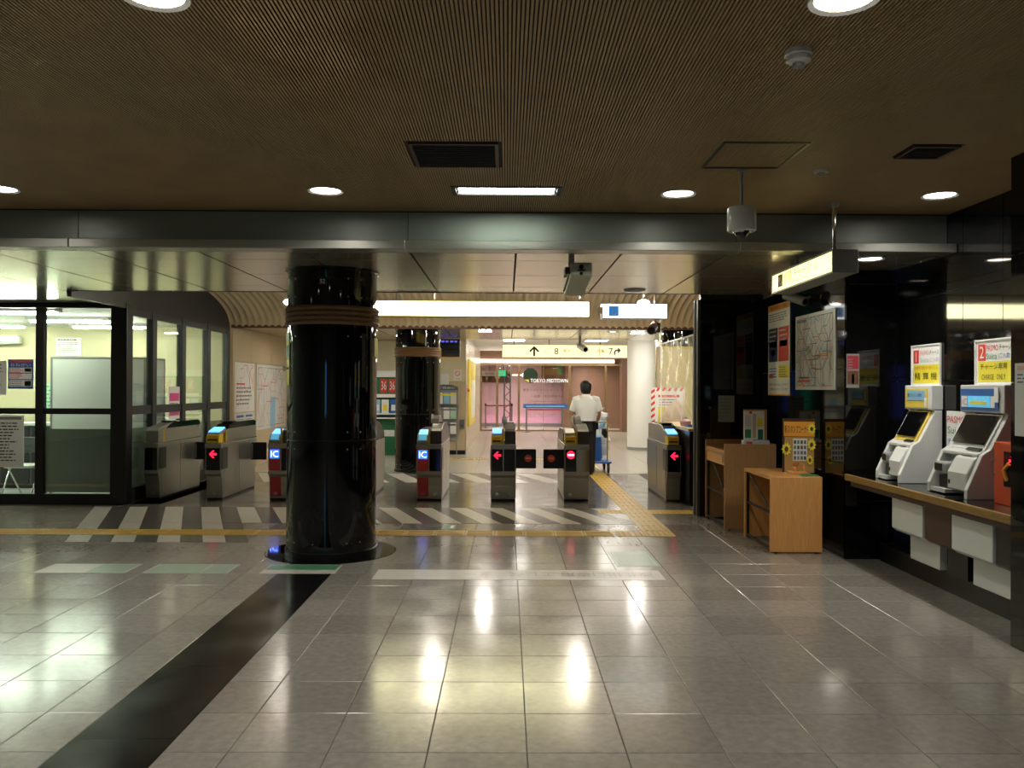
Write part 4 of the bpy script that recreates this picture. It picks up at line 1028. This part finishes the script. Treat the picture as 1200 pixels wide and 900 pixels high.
for i in range(n):
    for j in range(m_): a = i*(m_+1)+j; q.append((a, a+1, a+m_+2, a+m_+1))
f.add(v, q); part('sheet', f, 'plastic_sheet', t, smooth=True)
part('rail', MB().tube([(0, -.02, 2.345), (0, 2.4, 2.345)], .012, 8), 'white', t)
for y in (0, 2.38): part('post', MB().tube([(0, y, 1.06), (0, y, 2.345)], .012, 8), 'white', t)
part('post', MB().tube([(-.02, 2.38, 2.3), (-.02, 2.38, 2.86)], .014, 8), 'white', t)
t = thing('booth_fill_light', 'unseen flat white light added to brighten the staffed booth', 'ceiling light', (3.45, 12.9, 2.62)); part('housing', B(-.32, -.32, .02, .32, .32, .07), 'white', t); part('diffuser', B(-.3, -.3, 0, .3, .3, .02), 'em_far', t)  # hidden fill light, added to brighten the yellow partition
for sx in (-.28, .28): part('hanger', MB().tube([(sx, 0, .07), (sx, 0, vz(12.9)-2.62)], .01, 6), 'grey', t)
t = thing('coin_tray', 'blue coin tray on the booth counter', 'tray', (2.58, 11.75, 1.06)); part('tray', B(0, 0, 0, .2, .26, .02), 'blue', t, bev=.006); part('rim', B(-.01, -.01, .02, .21, .0, .035), 'blue', t)
t = thing('desk_phone', 'dark grey telephone on the booth counter', 'telephone', (2.84, 11.5, 1.06)); part('body', MB().prism_x([(0, 0), (0, .03), (.18, .09), (.2, 0)], 0, .2), 'mid_grey', t, bev=.005); part('handset', MB().tube([(.03, .02, .06), (.03, .1, .1), (.03, .18, .13)], .022, 8), 'dark_grey', t); part('striped_tag', B(.1, .06, .06, .19, .08, .13), 'orange_print', t)
for i, (x, y, m_, s) in enumerate(((2.64, 12.2, 'pink_soft', 'pink rounded case on the booth counter behind the tray'), (2.8, 12.1, 'brown', 'brown rounded case on the booth counter behind the tray'))):
    t = thing('small_case', s, 'case', (x, y, 1.06)); part('body', MB().lathe([(0, 0), (.07, 0), (.085, .03), (.08, .07), (.04, .1), (0, .105)], 0, 0, 18), m_, t, smooth=True); part('knob', MB().lathe([(0, .105), (.014, .105), (.016, .12), (0, .125)], 0, 0, 10), 'mid_grey', t, smooth=True)
t = thing('poster_stand', 'wheeled notice stand with red and white striped border beside the gate', 'notice stand', (2.72, 14.0, 0))
part('frame', B(-.28, -.01, .12, .28, .01, 1.62), 'white', t); part('notice', B(-.2, -.016, .9, .24, -.01, 1.56), 'white', t); part('notice_head', B(-.16, -.018, 1.46, .2, -.016, 1.5), 'red_print', t); part('notice_block', B(-.16, -.018, 1.02, .2, -.016, 1.3), 'yellow_print', t)
part('fine_print', fine_lines(MB(), -.14, .2, 1.43, 3, .045, .02, -.0175, 5), 'grey_print', t)
for i in range(14):
    z = .16+i*.104
    part('red_stripe', MB().add([(-.28, -.013, z), (-.215, -.013, z+.05), (-.215, -.013, z+.10), (-.28, -.013, z+.05)], [(0, 1, 2, 3)]), 'red_print', t)
for i in range(5):
    x = -.2+i*.1
    part('red_stripe', MB().add([(x, -.013, 1.565), (x+.045, -.013, 1.565), (x+.075, -.013, 1.62), (x+.03, -.013, 1.62)], [(0, 1, 2, 3)]), 'red_print', t)
for x in (-.25, .25):
    part('foot_bar', B(x-.015, -.22, .07, x+.015, .22, .12), 'grey', t)
    for y in (-.2, .2): part('caster', MB().tube([(x-.014, y, .035), (x+.014, y, .035)], .035, 12), 'black', t)
t = thing('umbrella_cover', 'translucent wrinkled bag hanging on the striped stand', 'bag', (2.80, 13.88, 0))
part('bag', MB().loft([(0, 0, 1.03, .22, .06), (0, 0, 1.1, .24, .07), (.02, 0, 1.25, .17, .06), (.04, 0, 1.38, .06, .04), (.05, 0, 1.42, .02, .02)], 14), mat('bag_beige', 'C8B49A', .4), t, smooth=True); part('tie', MB().tube([(.05, 0, 1.42), (.05, .06, 1.5)], .008, 6), 'pink_soft', t)

# ------------------------------------------------------------------ person pushing the trolley, seen from behind
PX, PY = 1.46, 15.2
def remesh(objs_mb, name, vox, m, parent, smooth_it=3):
    me = objs_mb.mesh(name); o = link(name+'_tmp', me, m)
    md = o.modifiers.new('r', 'REMESH'); md.mode = 'VOXEL'; md.voxel_size = vox; md.use_smooth_shade = True
    sm = o.modifiers.new('s', 'SMOOTH'); sm.iterations = smooth_it; sm.factor = .5
    dg = bpy.context.evaluated_depsgraph_get(); dg.update()
    nm = bpy.data.meshes.new_from_object(o.evaluated_get(dg)); bpy.data.objects.remove(o)
    for p in nm.polygons: p.use_smooth = True
    return link(name, nm, m, parent)
pt = thing('person', 'person in white short-sleeved shirt and dark trousers pushing a blue trolley', 'person', (PX, PY, 0))
# joints (x right, y forward/away, z up): slight forward lean, walking
bd = MB()
HZ, HS = -.055, 1.16
def hd_(l): return [(x*HS, .1+(y-.1)*HS, 1.60+(z-1.60)*HS+HZ-.02, a_*HS, b_*HS) for x, y, z, a_, b_ in l]
bd.loft(hd_([(0, .10, 1.60, .03, .03), (0, .10, 1.62, .06, .075), (0, .105, 1.66, .073, .088), (0, .11, 1.70, .076, .092), (0, .105, 1.74, .07, .085), (0, .10, 1.77, .045, .06), (0, .10, 1.785, .015, .02)]), 18)     # skull
bd.loft(hd_([(.01, .17, 1.54, .03, .025), (.008, .16, 1.57, .05, .05), (.004, .14, 1.62, .062, .07)]), 14)                                        # jaw
bd.tube([(.012, .20, 1.60), (.014, .235, 1.55), (.014, .21, 1.54)], [.012, .016, .012], 8)                                                   # nose
for s in (-1, 1): bd.loft(hd_([(s*.078, .1, 1.61, .01, .015), (s*.086, .1, 1.65, .012, .022), (s*.08, .1, 1.675, .008, .014)]), 8)
bd.tube([(0, .03, 1.42), (0, .07, 1.48), (0, .11, 1.58)], [.07, .06, .06], 12)                                                            # neck
bd.loft([(0, -.02, .92, .15, .10), (0, -.02, 1.05, .145, .10), (0, -.01, 1.25, .165, .115), (0, .01, 1.38, .16, .10), (0, .03, 1.46, .08, .06)], 18)
arms = {-1: [(-.185, .015, 1.40), (-.245, .06, 1.14), (-.215, .24, .96)], 1: [(.185, .015, 1.40), (.25, .05, 1.14), (.225, .25, .97)]}
for s, (a, b, c) in arms.items():
    mid = tuple((p+q)/2 for p, q in zip(a, b)); 
    bd.tube([a, mid, b, tuple((p+q)/2 for p, q in zip(b, c)), c], [.052, .046, .039, .037, .027], 12)
    h0 = Vector(c); bd.tube([h0, h0+Vector((0, .05, -.015)), h0+Vector((0, .09, -.02))], [.028, .036, .03], 10)
    for k in range(4):
        x = (k-1.5)*.018; L_ = (.05, .062, .058, .045)[k]; p0 = h0+Vector((x, .085, -.015))
        bd.tube([p0, p0+Vector((0, L_*.6, .004)), p0+Vector((0, L_*.75, -.025)), p0+Vector((0, L_*.4, -.045))], [.009, .0085, .008, .007], 6)
    p0 = h0+Vector((-s*.026, .045, -.02)); bd.tube([p0, p0+Vector((-s*.02, .03, -.015)), p0+Vector((-s*.012, .06, -.03))], [.011, .010, .008], 6)
legs = {-1: [(-.09, -.02, .92), (-.10, .05, .50), (-.10, -.03, .08)], 1: [(.09, -.02, .92), (.10, .06, .50), (.10, .20, .08)]}
for s, (a, b, c) in legs.items(): bd.tube([a, b, tuple((p+q)/2+(-.02 if i == 1 else 0) for i, (p, q) in enumerate(zip(b, c))), c], [.088, .06, .056, .038], 12)
remesh(bd, 'body', .011, M('skin'), pt, 4)
sh = MB()
sh.loft([(0, -.02, .985, .178, .128), (0, -.02, 1.0, .182, .13), (0, -.015, 1.10, .19, .135), (0, -.005, 1.25, .205, .14), (0, .01, 1.35, .21, .13), (0, .02, 1.405, .19, .11), (0, .03, 1.44, .135, .09), (0, .04, 1.475, .085, .075)], 24)
for s, (a, b, c) in arms.items():
    e = tuple(p+(q-p)*.82 for p, q in zip(a, b))
    sh.tube([(s*.12, .01, 1.405), a, tuple(p+(q-p)*.4 for p, q in zip(a, b)), e], [.075, .077, .076, .082], 14)
remesh(sh, 'shirt', .011, M('shirt'), pt, 3)
part('collar', MB().lathe([(.082, 0), (.088, .0), (.076, .045), (.07, .045)], 0, .055, 20, z=1.455), 'shirt', pt, smooth=True)
tr = MB()
tr.loft([(0, -.02, .80, .165, .12), (0, -.02, .90, .18, .13), (0, -.02, 1.0, .172, .122)], 22)
for s, (a, b, c) in legs.items(): tr.tube([(a[0], a[1], .90), b, tuple((p+q)/2+(-.02 if i == 1 else 0) for i, (p, q) in enumerate(zip(b, c))), (c[0], c[1], .06)], [.1, .082, .08, .08], 14)
remesh(tr, 'trousers', .012, M('trousers'), pt, 3)
part('belt', MB().loft([(0, -.02, .965, .187, .135), (0, -.02, 1.01, .187, .135)], 26), 'black', pt, smooth=True)
part('belt_pouch', B(.13, -.15, .86, .21, -.08, .99), 'black', pt, bev=.01)
hr = MB().loft(hd_([(0, .07, 1.57, .045, .045), (0, .075, 1.60, .074, .072), (0, .085, 1.65, .088, .09), (0, .098, 1.71, .094, .102), (0, .10, 1.75, .087, .096), (0, .10, 1.785, .06, .068), (0, .10, 1.80, .02, .025)]), 18)
remesh(hr, 'hair', .01, M('hair'), pt, 2)
for s, (a, b, c) in legs.items(): part('shoe', MB().loft([(c[0], c[1]+.06, .0, .048, .13), (c[0], c[1]+.06, .03, .05, .135), (c[0], c[1]+.03, .06, .045, .09), (c[0], c[1]+.0, .095, .042, .05)], 16), 'black', pt, smooth=True)
# trolley
t = thing('hand_trolley', 'blue platform trolley with casters in front of the person', 'trolley', (1.75, 16.02, 0))
part('platform', B(-.22, -.4, .185, .24, .45, .225), 'blue', t, bev=.02)
for x in (-.16, .18):
    for y in (-.32, .36):
        w_ = part('caster', MB().tube([(x-.02, y, .06), (x+.02, y, .06)], .06, 14), 'black', t); part('fork', B(x-.028, y-.02, .06, x+.028, y+.02, .186), 'mid_grey', w_)
part('handle', MB().tube([(-.16, -.36, .22), (-.16, -.38, .93), (-.13, -.38, .96), (.13, -.38, .96), (.16, -.38, .93), (.16, -.36, .22)], .014, 8), 'chrome', t, smooth=True)
t = thing('waste_bag', 'blue bag sitting on the trolley platform', 'bag', (1.66, 15.83, .227))
part('bag', MB().loft([(0, 0, 0, .15, .14), (0, 0, .05, .17, .16), (0, 0, .3, .16, .15), (0, 0, .45, .15, .14), (0, 0, .47, .12, .1)], 14), 'blue', t, smooth=True); part('rim', MB().lathe([(.14, .44), (.155, .46), (.14, .48), (.125, .46)], 0, 0, 14), 'light_blue', t, smooth=True)
t = thing('waste_bag', 'clear white rubbish bag bulging above the trolley, right of the person', 'bag', (1.84, 16.2, .227))
r = random.Random(2); rg = []
for k in range(13):
    z = k*.075; rr = .17*(.75+.35*math.sin(PI*min(1, k/12*.9+.15)))+r.uniform(-.02, .02)
    rg.append((r.uniform(-.02, .02), r.uniform(-.02, .02), z, rr*.9, rr))
part('bag', MB().loft(rg, 14), 'plastic_bag', t, smooth=True); part('knot', MB().loft([(0, 0, .9, .06, .06), (0, 0, .95, .03, .03), (.02, 0, 1.0, .05, .04)], 8), 'plastic_bag', t)
part('contents', MB().loft([(.06, -.13, .42, .05, .06), (.06, -.14, .5, .07, .08), (.05, -.13, .6, .05, .06)], 10), 'black', t, smooth=True); part('contents', MB().loft([(.0, -.14, .62, .06, .05), (.02, -.15, .7, .06, .06), (.0, -.13, .76, .04, .04)], 10), 'light_blue', t, smooth=True)

# ------------------------------------------------------------------ beyond the gates, left side
t = poster('wall_map', 'large pale area map with blue bay on the left corridor wall', 'map', 2.2, 1.35, (-5.092, 16.85, .72), PI/2, mat('map_pale', 'DADCD6', .3), blocks=[(.45, 0, .62, .5, 'light_blue'), (.9, .93, 1, 1, 'green')], texts=[(.92, .945, .03, '周辺案内図', 'white', .07, 'L')])
route_map(t, 2.2, 1.35, 9, ('pink_soft', 'red_print', 'grey_print', 'faint_print'), 34, wd=.012)
t = poster('wall_map', 'smaller fare chart panel left of the area map', 'map', 1.2, .95, (-5.092, 15.5, 1.12), PI/2, 'white', blocks=[(.08, .55, .5, .58, 'red_print')], lines=[(.08, .9, .5, 5, .08, .03, 'grey_print')])
route_map(t, 1.2, .95, 11, ('red_print', 'pink_soft', 'grey_print'), 10, wd=.012)
poster('wall_notice', 'pair of blue headed timetable sheets low on the left corridor wall', 'notice', 1.2, .42, (-5.092, 15.5, .68), PI/2, 'off_white', blocks=[(.1, .8, .45, .9, 'blue_print'), (.55, .8, .9, .9, 'blue_print')], lines=[(.1, .45, .72, 6, .1, .04, 'grey_print'), (.55, .9, .72, 6, .1, .04, 'grey_print')])
t = thing('news_kiosk', 'green and white magazine stand against the far wall between the columns', 'magazine stand', (-3.2, 19.5, 0))
part('body', B(0, .1, 0, 1.3, .45, 1.85), 'green', t); part('top_board', B(0, 0, 1.85, 1.3, .46, 2.0), 'white', t); part('side', B(.62, -.02, 0, .66, .45, 1.85), 'green_print', t)
for i in range(4): part('price_card', B(.30+.20*i-.09, .085, 1.48, .30+.20*i+.07, .1, 1.80), 'red_print', t); text('36', .2, 'white', t, .29+.20*i, .083, 1.55, .12, 'C')
for z in (1.40, 1.0, .9): part('shelf', B(.02, -.12, z-.03, 1.28, .1, z), 'white', t)
part('shelf_strip', B(.02, -.125, 1.40, 1.28, -.12, 1.45), 'white', t)
for i in range(6): m_ = part('magazine', B(.06+.2*i, -.06, 1.0, .23+.2*i, -.04, 1.32), ['light_blue', 'white', 'blue', 'off_white', 'light_blue', 'white'][i], t); part('cover_print', B(.09+.2*i, -.062, 1.06, .2+.2*i, -.06, 1.2), ['white', 'yellow_print', 'white', 'navy', 'orange_print', 'grey_print'][i], m_)
part('lower_board', B(.05, .08, .3, 1.25, .1, .85), 'green', t); part('lower_slot', B(.1, .07, .45, .55, .08, .6), 'off_white', t); part('white_edge', B(0, -.01, .02, .05, .1, .95), 'white', t)
t = thing('leaflet_rack', 'grey topped leaflet rack beside the far column', 'leaflet rack', (-1.72, 19.66, 0))
part('back', B(0, .2, .35, .55, .24, 1.55), 'grey', t); part('head', MB().prism_y([(0, 1.55), (.55, 1.55), (.55, 1.62), (.4, 1.68), (.15, 1.68), (0, 1.62)], .18, .25), 'mid_grey', t); text('ご自由に', .05, 'white', t, .28, .178, 1.58, .4, 'C')
for i, z in enumerate((1.22, .86, .5)):
    part('pocket', B(.02, .12, z-.04, .53, .2, z), 'steel_dark', t)
    for j in range(3): part('leaflet', B(.05+.16*j, .14+.005*j, z, .19+.16*j, .15+.005*j, z+.27), ['white', 'light_blue', 'off_white', 'grey', 'white', 'pale_green', 'off_white', 'grey_print', 'white'][(i*3+j) % 9], t)
    part('leaflet_band', B(.06, .135, z+.2, .5, .139, z+.24), ['yellow_print', 'grey_print', 'mid_grey'][i], t)
for x in (.02, .51): part('leg', B(x, .2, 0, x+.025, .23, .35), 'grey', t)
poster('wall_notice', 'no smoking sign on the beige far wall', 'sign', .18, .26, (-1.28, 19.965, 1.78), 0, 'white', texts=[(.5, .1, .12, '禁煙', 'grey_print', .6, 'C')])
nt_ = thing('no_smoking_mark', 'red no smoking ring on the white far wall sign', 'sign mark', (-1.19, 19.955, 1.95)); part('ring', MB().lathe([(.05, -.002), (.065, -.002), (.065, .002), (.05, .002)], 0, 0, 20), 'red_print', nt_, (0, 0, 0), (PI/2, 0, 0)); part('bar', MB().tube([(-.04, 0, .04), (.04, 0, -.04)], .007, 6), 'red_print', nt_)
poster('wall_notice', 'blank white sheet on the beige wall beside the far column', 'notice', .22, .28, (-1.62, 19.965, 1.66), 0, 'white')
t = thing('departure_monitor', 'black hanging monitor with blue text row beside the far column', 'monitor', (-1.62, 18.6, 0))
part('case', B(0, 0, 2.30, .56, .14, 2.70), 'black', t, bev=.01); [part('text_block', B(.04+.1*i, -.004, 2.625, .10+.1*i+.015*(i % 2), 0, 2.665), 'em_violet', t) for i in range(5)]; part('row_line', B(.02, -.003, 2.53, .54, 0, 2.536), 'mid_grey', t); part('row_line', B(.02, -.003, 2.42, .54, 0, 2.426), 'mid_grey', t); part('under_trim', B(.0, .01, 2.285, .56, .13, 2.30), 'orange_print', t)
t = thing('wall_display', 'yellow framed notice case on the corridor side wall', 'notice case', (-.992, 21.0, .62), PI/2)
part('frame', B(0, -.06, 0, 3.6, 0, 1.72), 'yellow_soft', t, bev=.01); part('sheet', B(.9, -.066, .18, 3.2, -.06, 1.2), 'white', t); part('sheet', B(.3, -.066, .3, .8, -.06, 1.5), 'yellow_print', t)
t = thing('alarm_lamp', 'red round alarm lamp on the corridor wall corner', 'alarm', (-.99, 20.4, 1.55), PI/2); part('base', B(-.05, -.02, -.07, .05, 0, .07), 'off_white', t); part('lamp', MB().lathe([(.05, 0), (.045, .03), (.025, .05), (0, .055)], 0, 0, 16), 'red', t, (0, -.02, 0), (PI/2, 0, 0), smooth=True)
t = thing('call_box', 'small grey intercom box on the far wall near the corner', 'intercom', (-1.13, 19.95, .62)); part('body', B(0, -.06, 0, .11, .01, .22), 'mid_grey', t, bev=.006); part('button', MB().disc_y(.055, .07, .02, -.066, -.06, 12), 'black', t)

# ------------------------------------------------------------------ shop front at the end
YG = 31.0
gf = struct('window_1', B(-1.0, YG-.03, 2.46, 4.45, YG+.05, 2.52), 'bronze'); gf['label'] = 'bronze framed glass shop front at the end of the passage'
part('sill', B(-1.0, YG-.03, 0, 4.45, YG+.05, .05), 'bronze', gf)
mx = [-.98, -.36, .45, 1.37, 2.35, 3.7, 4.4]
for x in mx: part('mullion', B(x-(.010 if x == 1.37 else .045), YG-.04, .05, x+(.010 if x == 1.37 else .045), YG+.05, 2.46), 'bronze', gf)
for a, b in zip(mx[:-1], mx[1:]): part('pane', B(a+.045, YG, .05, b-.045, YG+.01, 2.46), 'glass_far', gf)
struct('wall_fascia', B(-1.0, YG-.1, 2.70, 4.75, YG+.1, 3.05), 'wood_wall')
t = thing('light_trough', 'long white light strip above the shop front glass', 'light', (-1.0, YG-.16, 2.56)); part('diffuser', B(0, 0, 0, 5.0, .1, .11), 'em_strip', t); part('tray', B(-.02, .1, -.02, 5.02, .16, .13), 'bronze', t)
struct('wall_shop_right', B(4.25, YG-.5, 0, 4.75, YG+.2, 3.0), 'wood_wall')
struct('wall_shop_inner', B(2.3, 33.6, 0, 6.2, 33.8, 3.0), 'wood_wall')
wp = struct('wall_shop_back', B(-1.2, 35.2, 0, 2.45, 35.4, 3.0), 'wall_pink')
for a, b in ((-1.15, -.1), (-.1, .95), (.95, 2.0)): part('wall_panel', B(a+.01, 35.17, .12, b-.01, 35.2, 2.9), 'wall_pink', wp)
struct('wall_shop_left', B(-1.5, 31.1, 0, -1.2, 35.4, 3.0), 'wall_pink')
t = thing('uplight_strip', 'magenta floor uplight strip along the foot of the pink wall', 'light', (-1.1, 34.85, 0)); part('housing', B(0, 0, 0, 3.5, .12, .06), 'mid_grey', t); part('front_lip', B(0, -.02, 0, 3.5, 0, .13), 'grey', t); part('led', B(.02, .02, .06, 3.48, .1, .075), 'em_pink', t)
for x, y, s in ((.3, 33.2, 'round downlight inside the shop over the pink wall'), (3.2, 32.4, 'round downlight inside the shop over the wooden wall')): downlight(x, y, 2.99, s, .14, 'em_far', 3.5)
for x in (.2, 2.6, 4.0):
    for y in (20.3, 24.0, 28.6):  # nearest row is out of sight, added to brighten the white column
        t = thing('passage_light', 'square flush light in the white passage ceiling, nearest row added unseen', 'ceiling light', (x, y, 2.985), 0, 'square lights in the passage ceiling'); part('diffuser', B(-.3, -.3, 0, .3, .3, .012), 'em_far', t); part('trim', B(-.33, -.33, .006, .33, .33, .014), 'white', t)
for x, y in ((-.43, 16.2), (2.62, 16.6), (-3.4, 17.3)):  # last one is unseen, added to brighten the left corridor wall
    t = thing('passage_light', {-.43: 'flat white light in the metal ceiling left of the arrow sign', 2.62: 'flat white light in the metal ceiling above the white column', -3.4: 'unseen flat white light added over the wall map to brighten the corridor'}[x], 'ceiling light', (x, y, ZF-.01)); part('diffuser', B(-.12, -.12, 0, .12, .12, .009), mat('em_square', 'FFF8EC', emit=130), t); part('trim', B(-.14, -.14, .004, .14, .14, .0098), 'white', t)
lg = thing('shop_lettering', 'white Tokyo Midtown lettering with green round logo on the shop glass', 'sign', (.5, YG-.02, 0)); 
part('logo_disc', MB().disc_y(.38, 2.08, .28, -.004, 0, 32), mat('logo_green', '1E3A24', .4), lg); part('logo_flag', MB().add([(.15, -.007, 1.93), (.33, -.007, 1.93), (.33, -.007, 1.80)], [(0, 1, 2)]), 'yellow_print', lg)
text('TOKYO MIDTOWN', .14, mat('em_letter', 'FFFFFF', emit=.6), lg, .38, -.009, 1.82, 1.4)
text('東京ミッドタウンカード《セゾン》', .10, mat('letter_brown', '7A5A50', .5), lg, .1, -.004, 1.49, 1.92); text('入会金・年会費永久無料', .10, 'letter_brown' and MATS['letter_brown'], lg, .38, -.004, 1.26, 1.4)
text('ご入会受付中 カウンターまで', .045, MATS['letter_brown'], lg, .3, -.004, 1.09, 1.5); text('東京ミッドタウン カードデスク', .045, MATS['letter_brown'], lg, .5, -.004, 1.0, 1.1)
tr_ = thing('exit_sign', 'green exit sign with white arrow board behind the shop glass', 'sign', (-1.0, 32.0, 2.07)); part('white_board', B(0, 0, 0, .62, .05, .2), 'white', tr_); part('green_board', B(.62, 0, 0, .95, .05, .22), 'em_green', tr_)
f = arrow_mb(0, 0, .13, -.003, 0); part('arrow', f, 'white', tr_, (.8, -.004, .11), (0, PI, 0)).scale = (1, -1, 1); text('案内図', .08, 'grey_print', tr_, .15, -.004, .05, .35); part('hanger', B(.3, .01, .2, .34, .04, .93), 'grey', tr_)
tr_ = thing('exit_sign', 'bright white arrow lamp across the green logo behind the glass', 'sign', (.6, 31.9, 2.04)); part('body', B(0, 0, 0, .45, .05, .14), 'em_white', tr_); part('tail', B(-.4, .01, .05, 0, .04, .09), 'em_white', tr_); part('tip', MB().add([(.45, 0, .0), (.45, 0, .14), (.55, 0, .07)], [(0, 1, 2)]), 'em_white', tr_); part('hanger', B(.2, .01, .14, .23, .04, .96), 'grey', tr_)
ph = thing('wall_photo', 'dark photograph panel on the pink wall behind the glass', 'picture', (-1.1, 35.1, 1.85)); part('panel', B(0, 0, 0, 1.25, .06, .45), 'brown_panel', ph); part('photo', B(.45, -.004, .02, .95, 0, .43), 'brown', ph); part('photo_detail', MB().disc_y(.7, .25, .12, -.008, -.004, 16), 'beige', ph)
ph = thing('wall_photo', 'brown picture board right of the green logo inside the shop', 'picture', (1.95, 33.55, 1.9)); part('panel', B(-.55, 0, 0, .42, .05, .75), 'brown', ph); part('photo', B(.1, -.004, .25, .3, 0, .6), 'green', ph)
tt = thing('truss_tower', 'dark lattice truss tower behind the shop glass', 'truss', (.02, 33.5, 0))
for x in (-.12, .12): part('chord', MB().tube([(x, 0, 0), (x, 0, 3.0)], .025, 8), 'dark_grey', tt)
for k in range(12): z = .05+k*.24; part('lattice', MB().tube([(-.12 if k % 2 else .12, 0, z), (.12 if k % 2 else -.12, 0, z+.24)], .016, 6), 'dark_grey', tt)
def stanchion(x, y, label, h_=.95):
    t = thing('stanchion', label, 'stanchion', (x, y, 0), 0, 'belt barrier posts'); part('base', MB().lathe([(0, 0), (.16, 0), (.16, .015), (.05, .03), (0, .03)], 0, 0, 20), 'steel_dark', t, smooth=True); part('post', MB().tube([(0, 0, .02), (0, 0, h_)], .03, 12), 'steel_dark', t, smooth=True); part('head', MB().tube([(0, 0, h_-.06), (0, 0, h_+.04)], .04, 12), 'black', t)
for x, y, s in ((-.84, 33, 'barrier post behind the glass at the far left'), (.2, 33, 'barrier post behind the glass beside the truss'), (.72, 30.2, 'barrier post under the left end of the blue banner'), (2.02, 30.2, 'barrier post under the right end of the blue banner')): stanchion(x, y, s)
tag(part('barrier_belt', B(-.80, 32.99, .88, .16, 33.01, .93), 'dark_red'), 'dark red belt between the posts behind the glass', 'belt'); tag(part('barrier_belt', B(.77, 30.19, .80, 1.97, 30.21, .85), 'red'), 'bright red belt below the blue banner', 'belt')
bn = thing('barrier_banner', 'blue banner strip hung above the red belt before the glass', 'banner', (.60, 30.12, .88)); part('banner', B(0, 0, 0, 1.62, .02, .15), 'blue', bn); part('banner_print', B(.1, -.003, .05, 1.5, 0, .09), 'light_blue', bn)
wcol = thing('white_column', 'smooth white round column beyond the gates right of the person', 'column', (3.56, 21.9, 0)); part('shaft', MB().lathe([(.37, .06), (.37, 3.0)], 0, 0, 40), 'white', wcol, smooth=True); part('foot', MB().lathe([(.37, 0), (.385, 0), (.385, .07), (.37, .075)], 0, 0, 40), 'grey', wcol, smooth=True)
sg = thing('wall_sign', 'green mark and dark lettering on the cream far wall', 'sign', (4.28, 23.98, 1.85)); part('mark', MB().prism_y([(0, 0), (0, .28), (.12, .18), (.24, .28), (.24, 0), (.12, .1)], -.02, 0), 'green_print', sg); text('TOKYO MIDTOWN', .18, 'mid_grey', sg, .32, -.01, .05, 1.6)
# hall behind the camera: lit advert boxes that the black columns mirror
for x, m_, s in ((-3.0, 'em_advert_green', 'tall green lit panel on the wall behind the camera'), (-2.5, 'em_advert_blue', 'tall blue lit panel on the wall behind the camera')):
    t = thing('advert_box', s, 'advert', (x, -4.95, .9)); part('face', B(0, .02, 0, .22, .04, 1.3), m_, t); part('frame', B(-.03, -.04, -.03, .25, .02, 1.33), 'dark_grey', t)
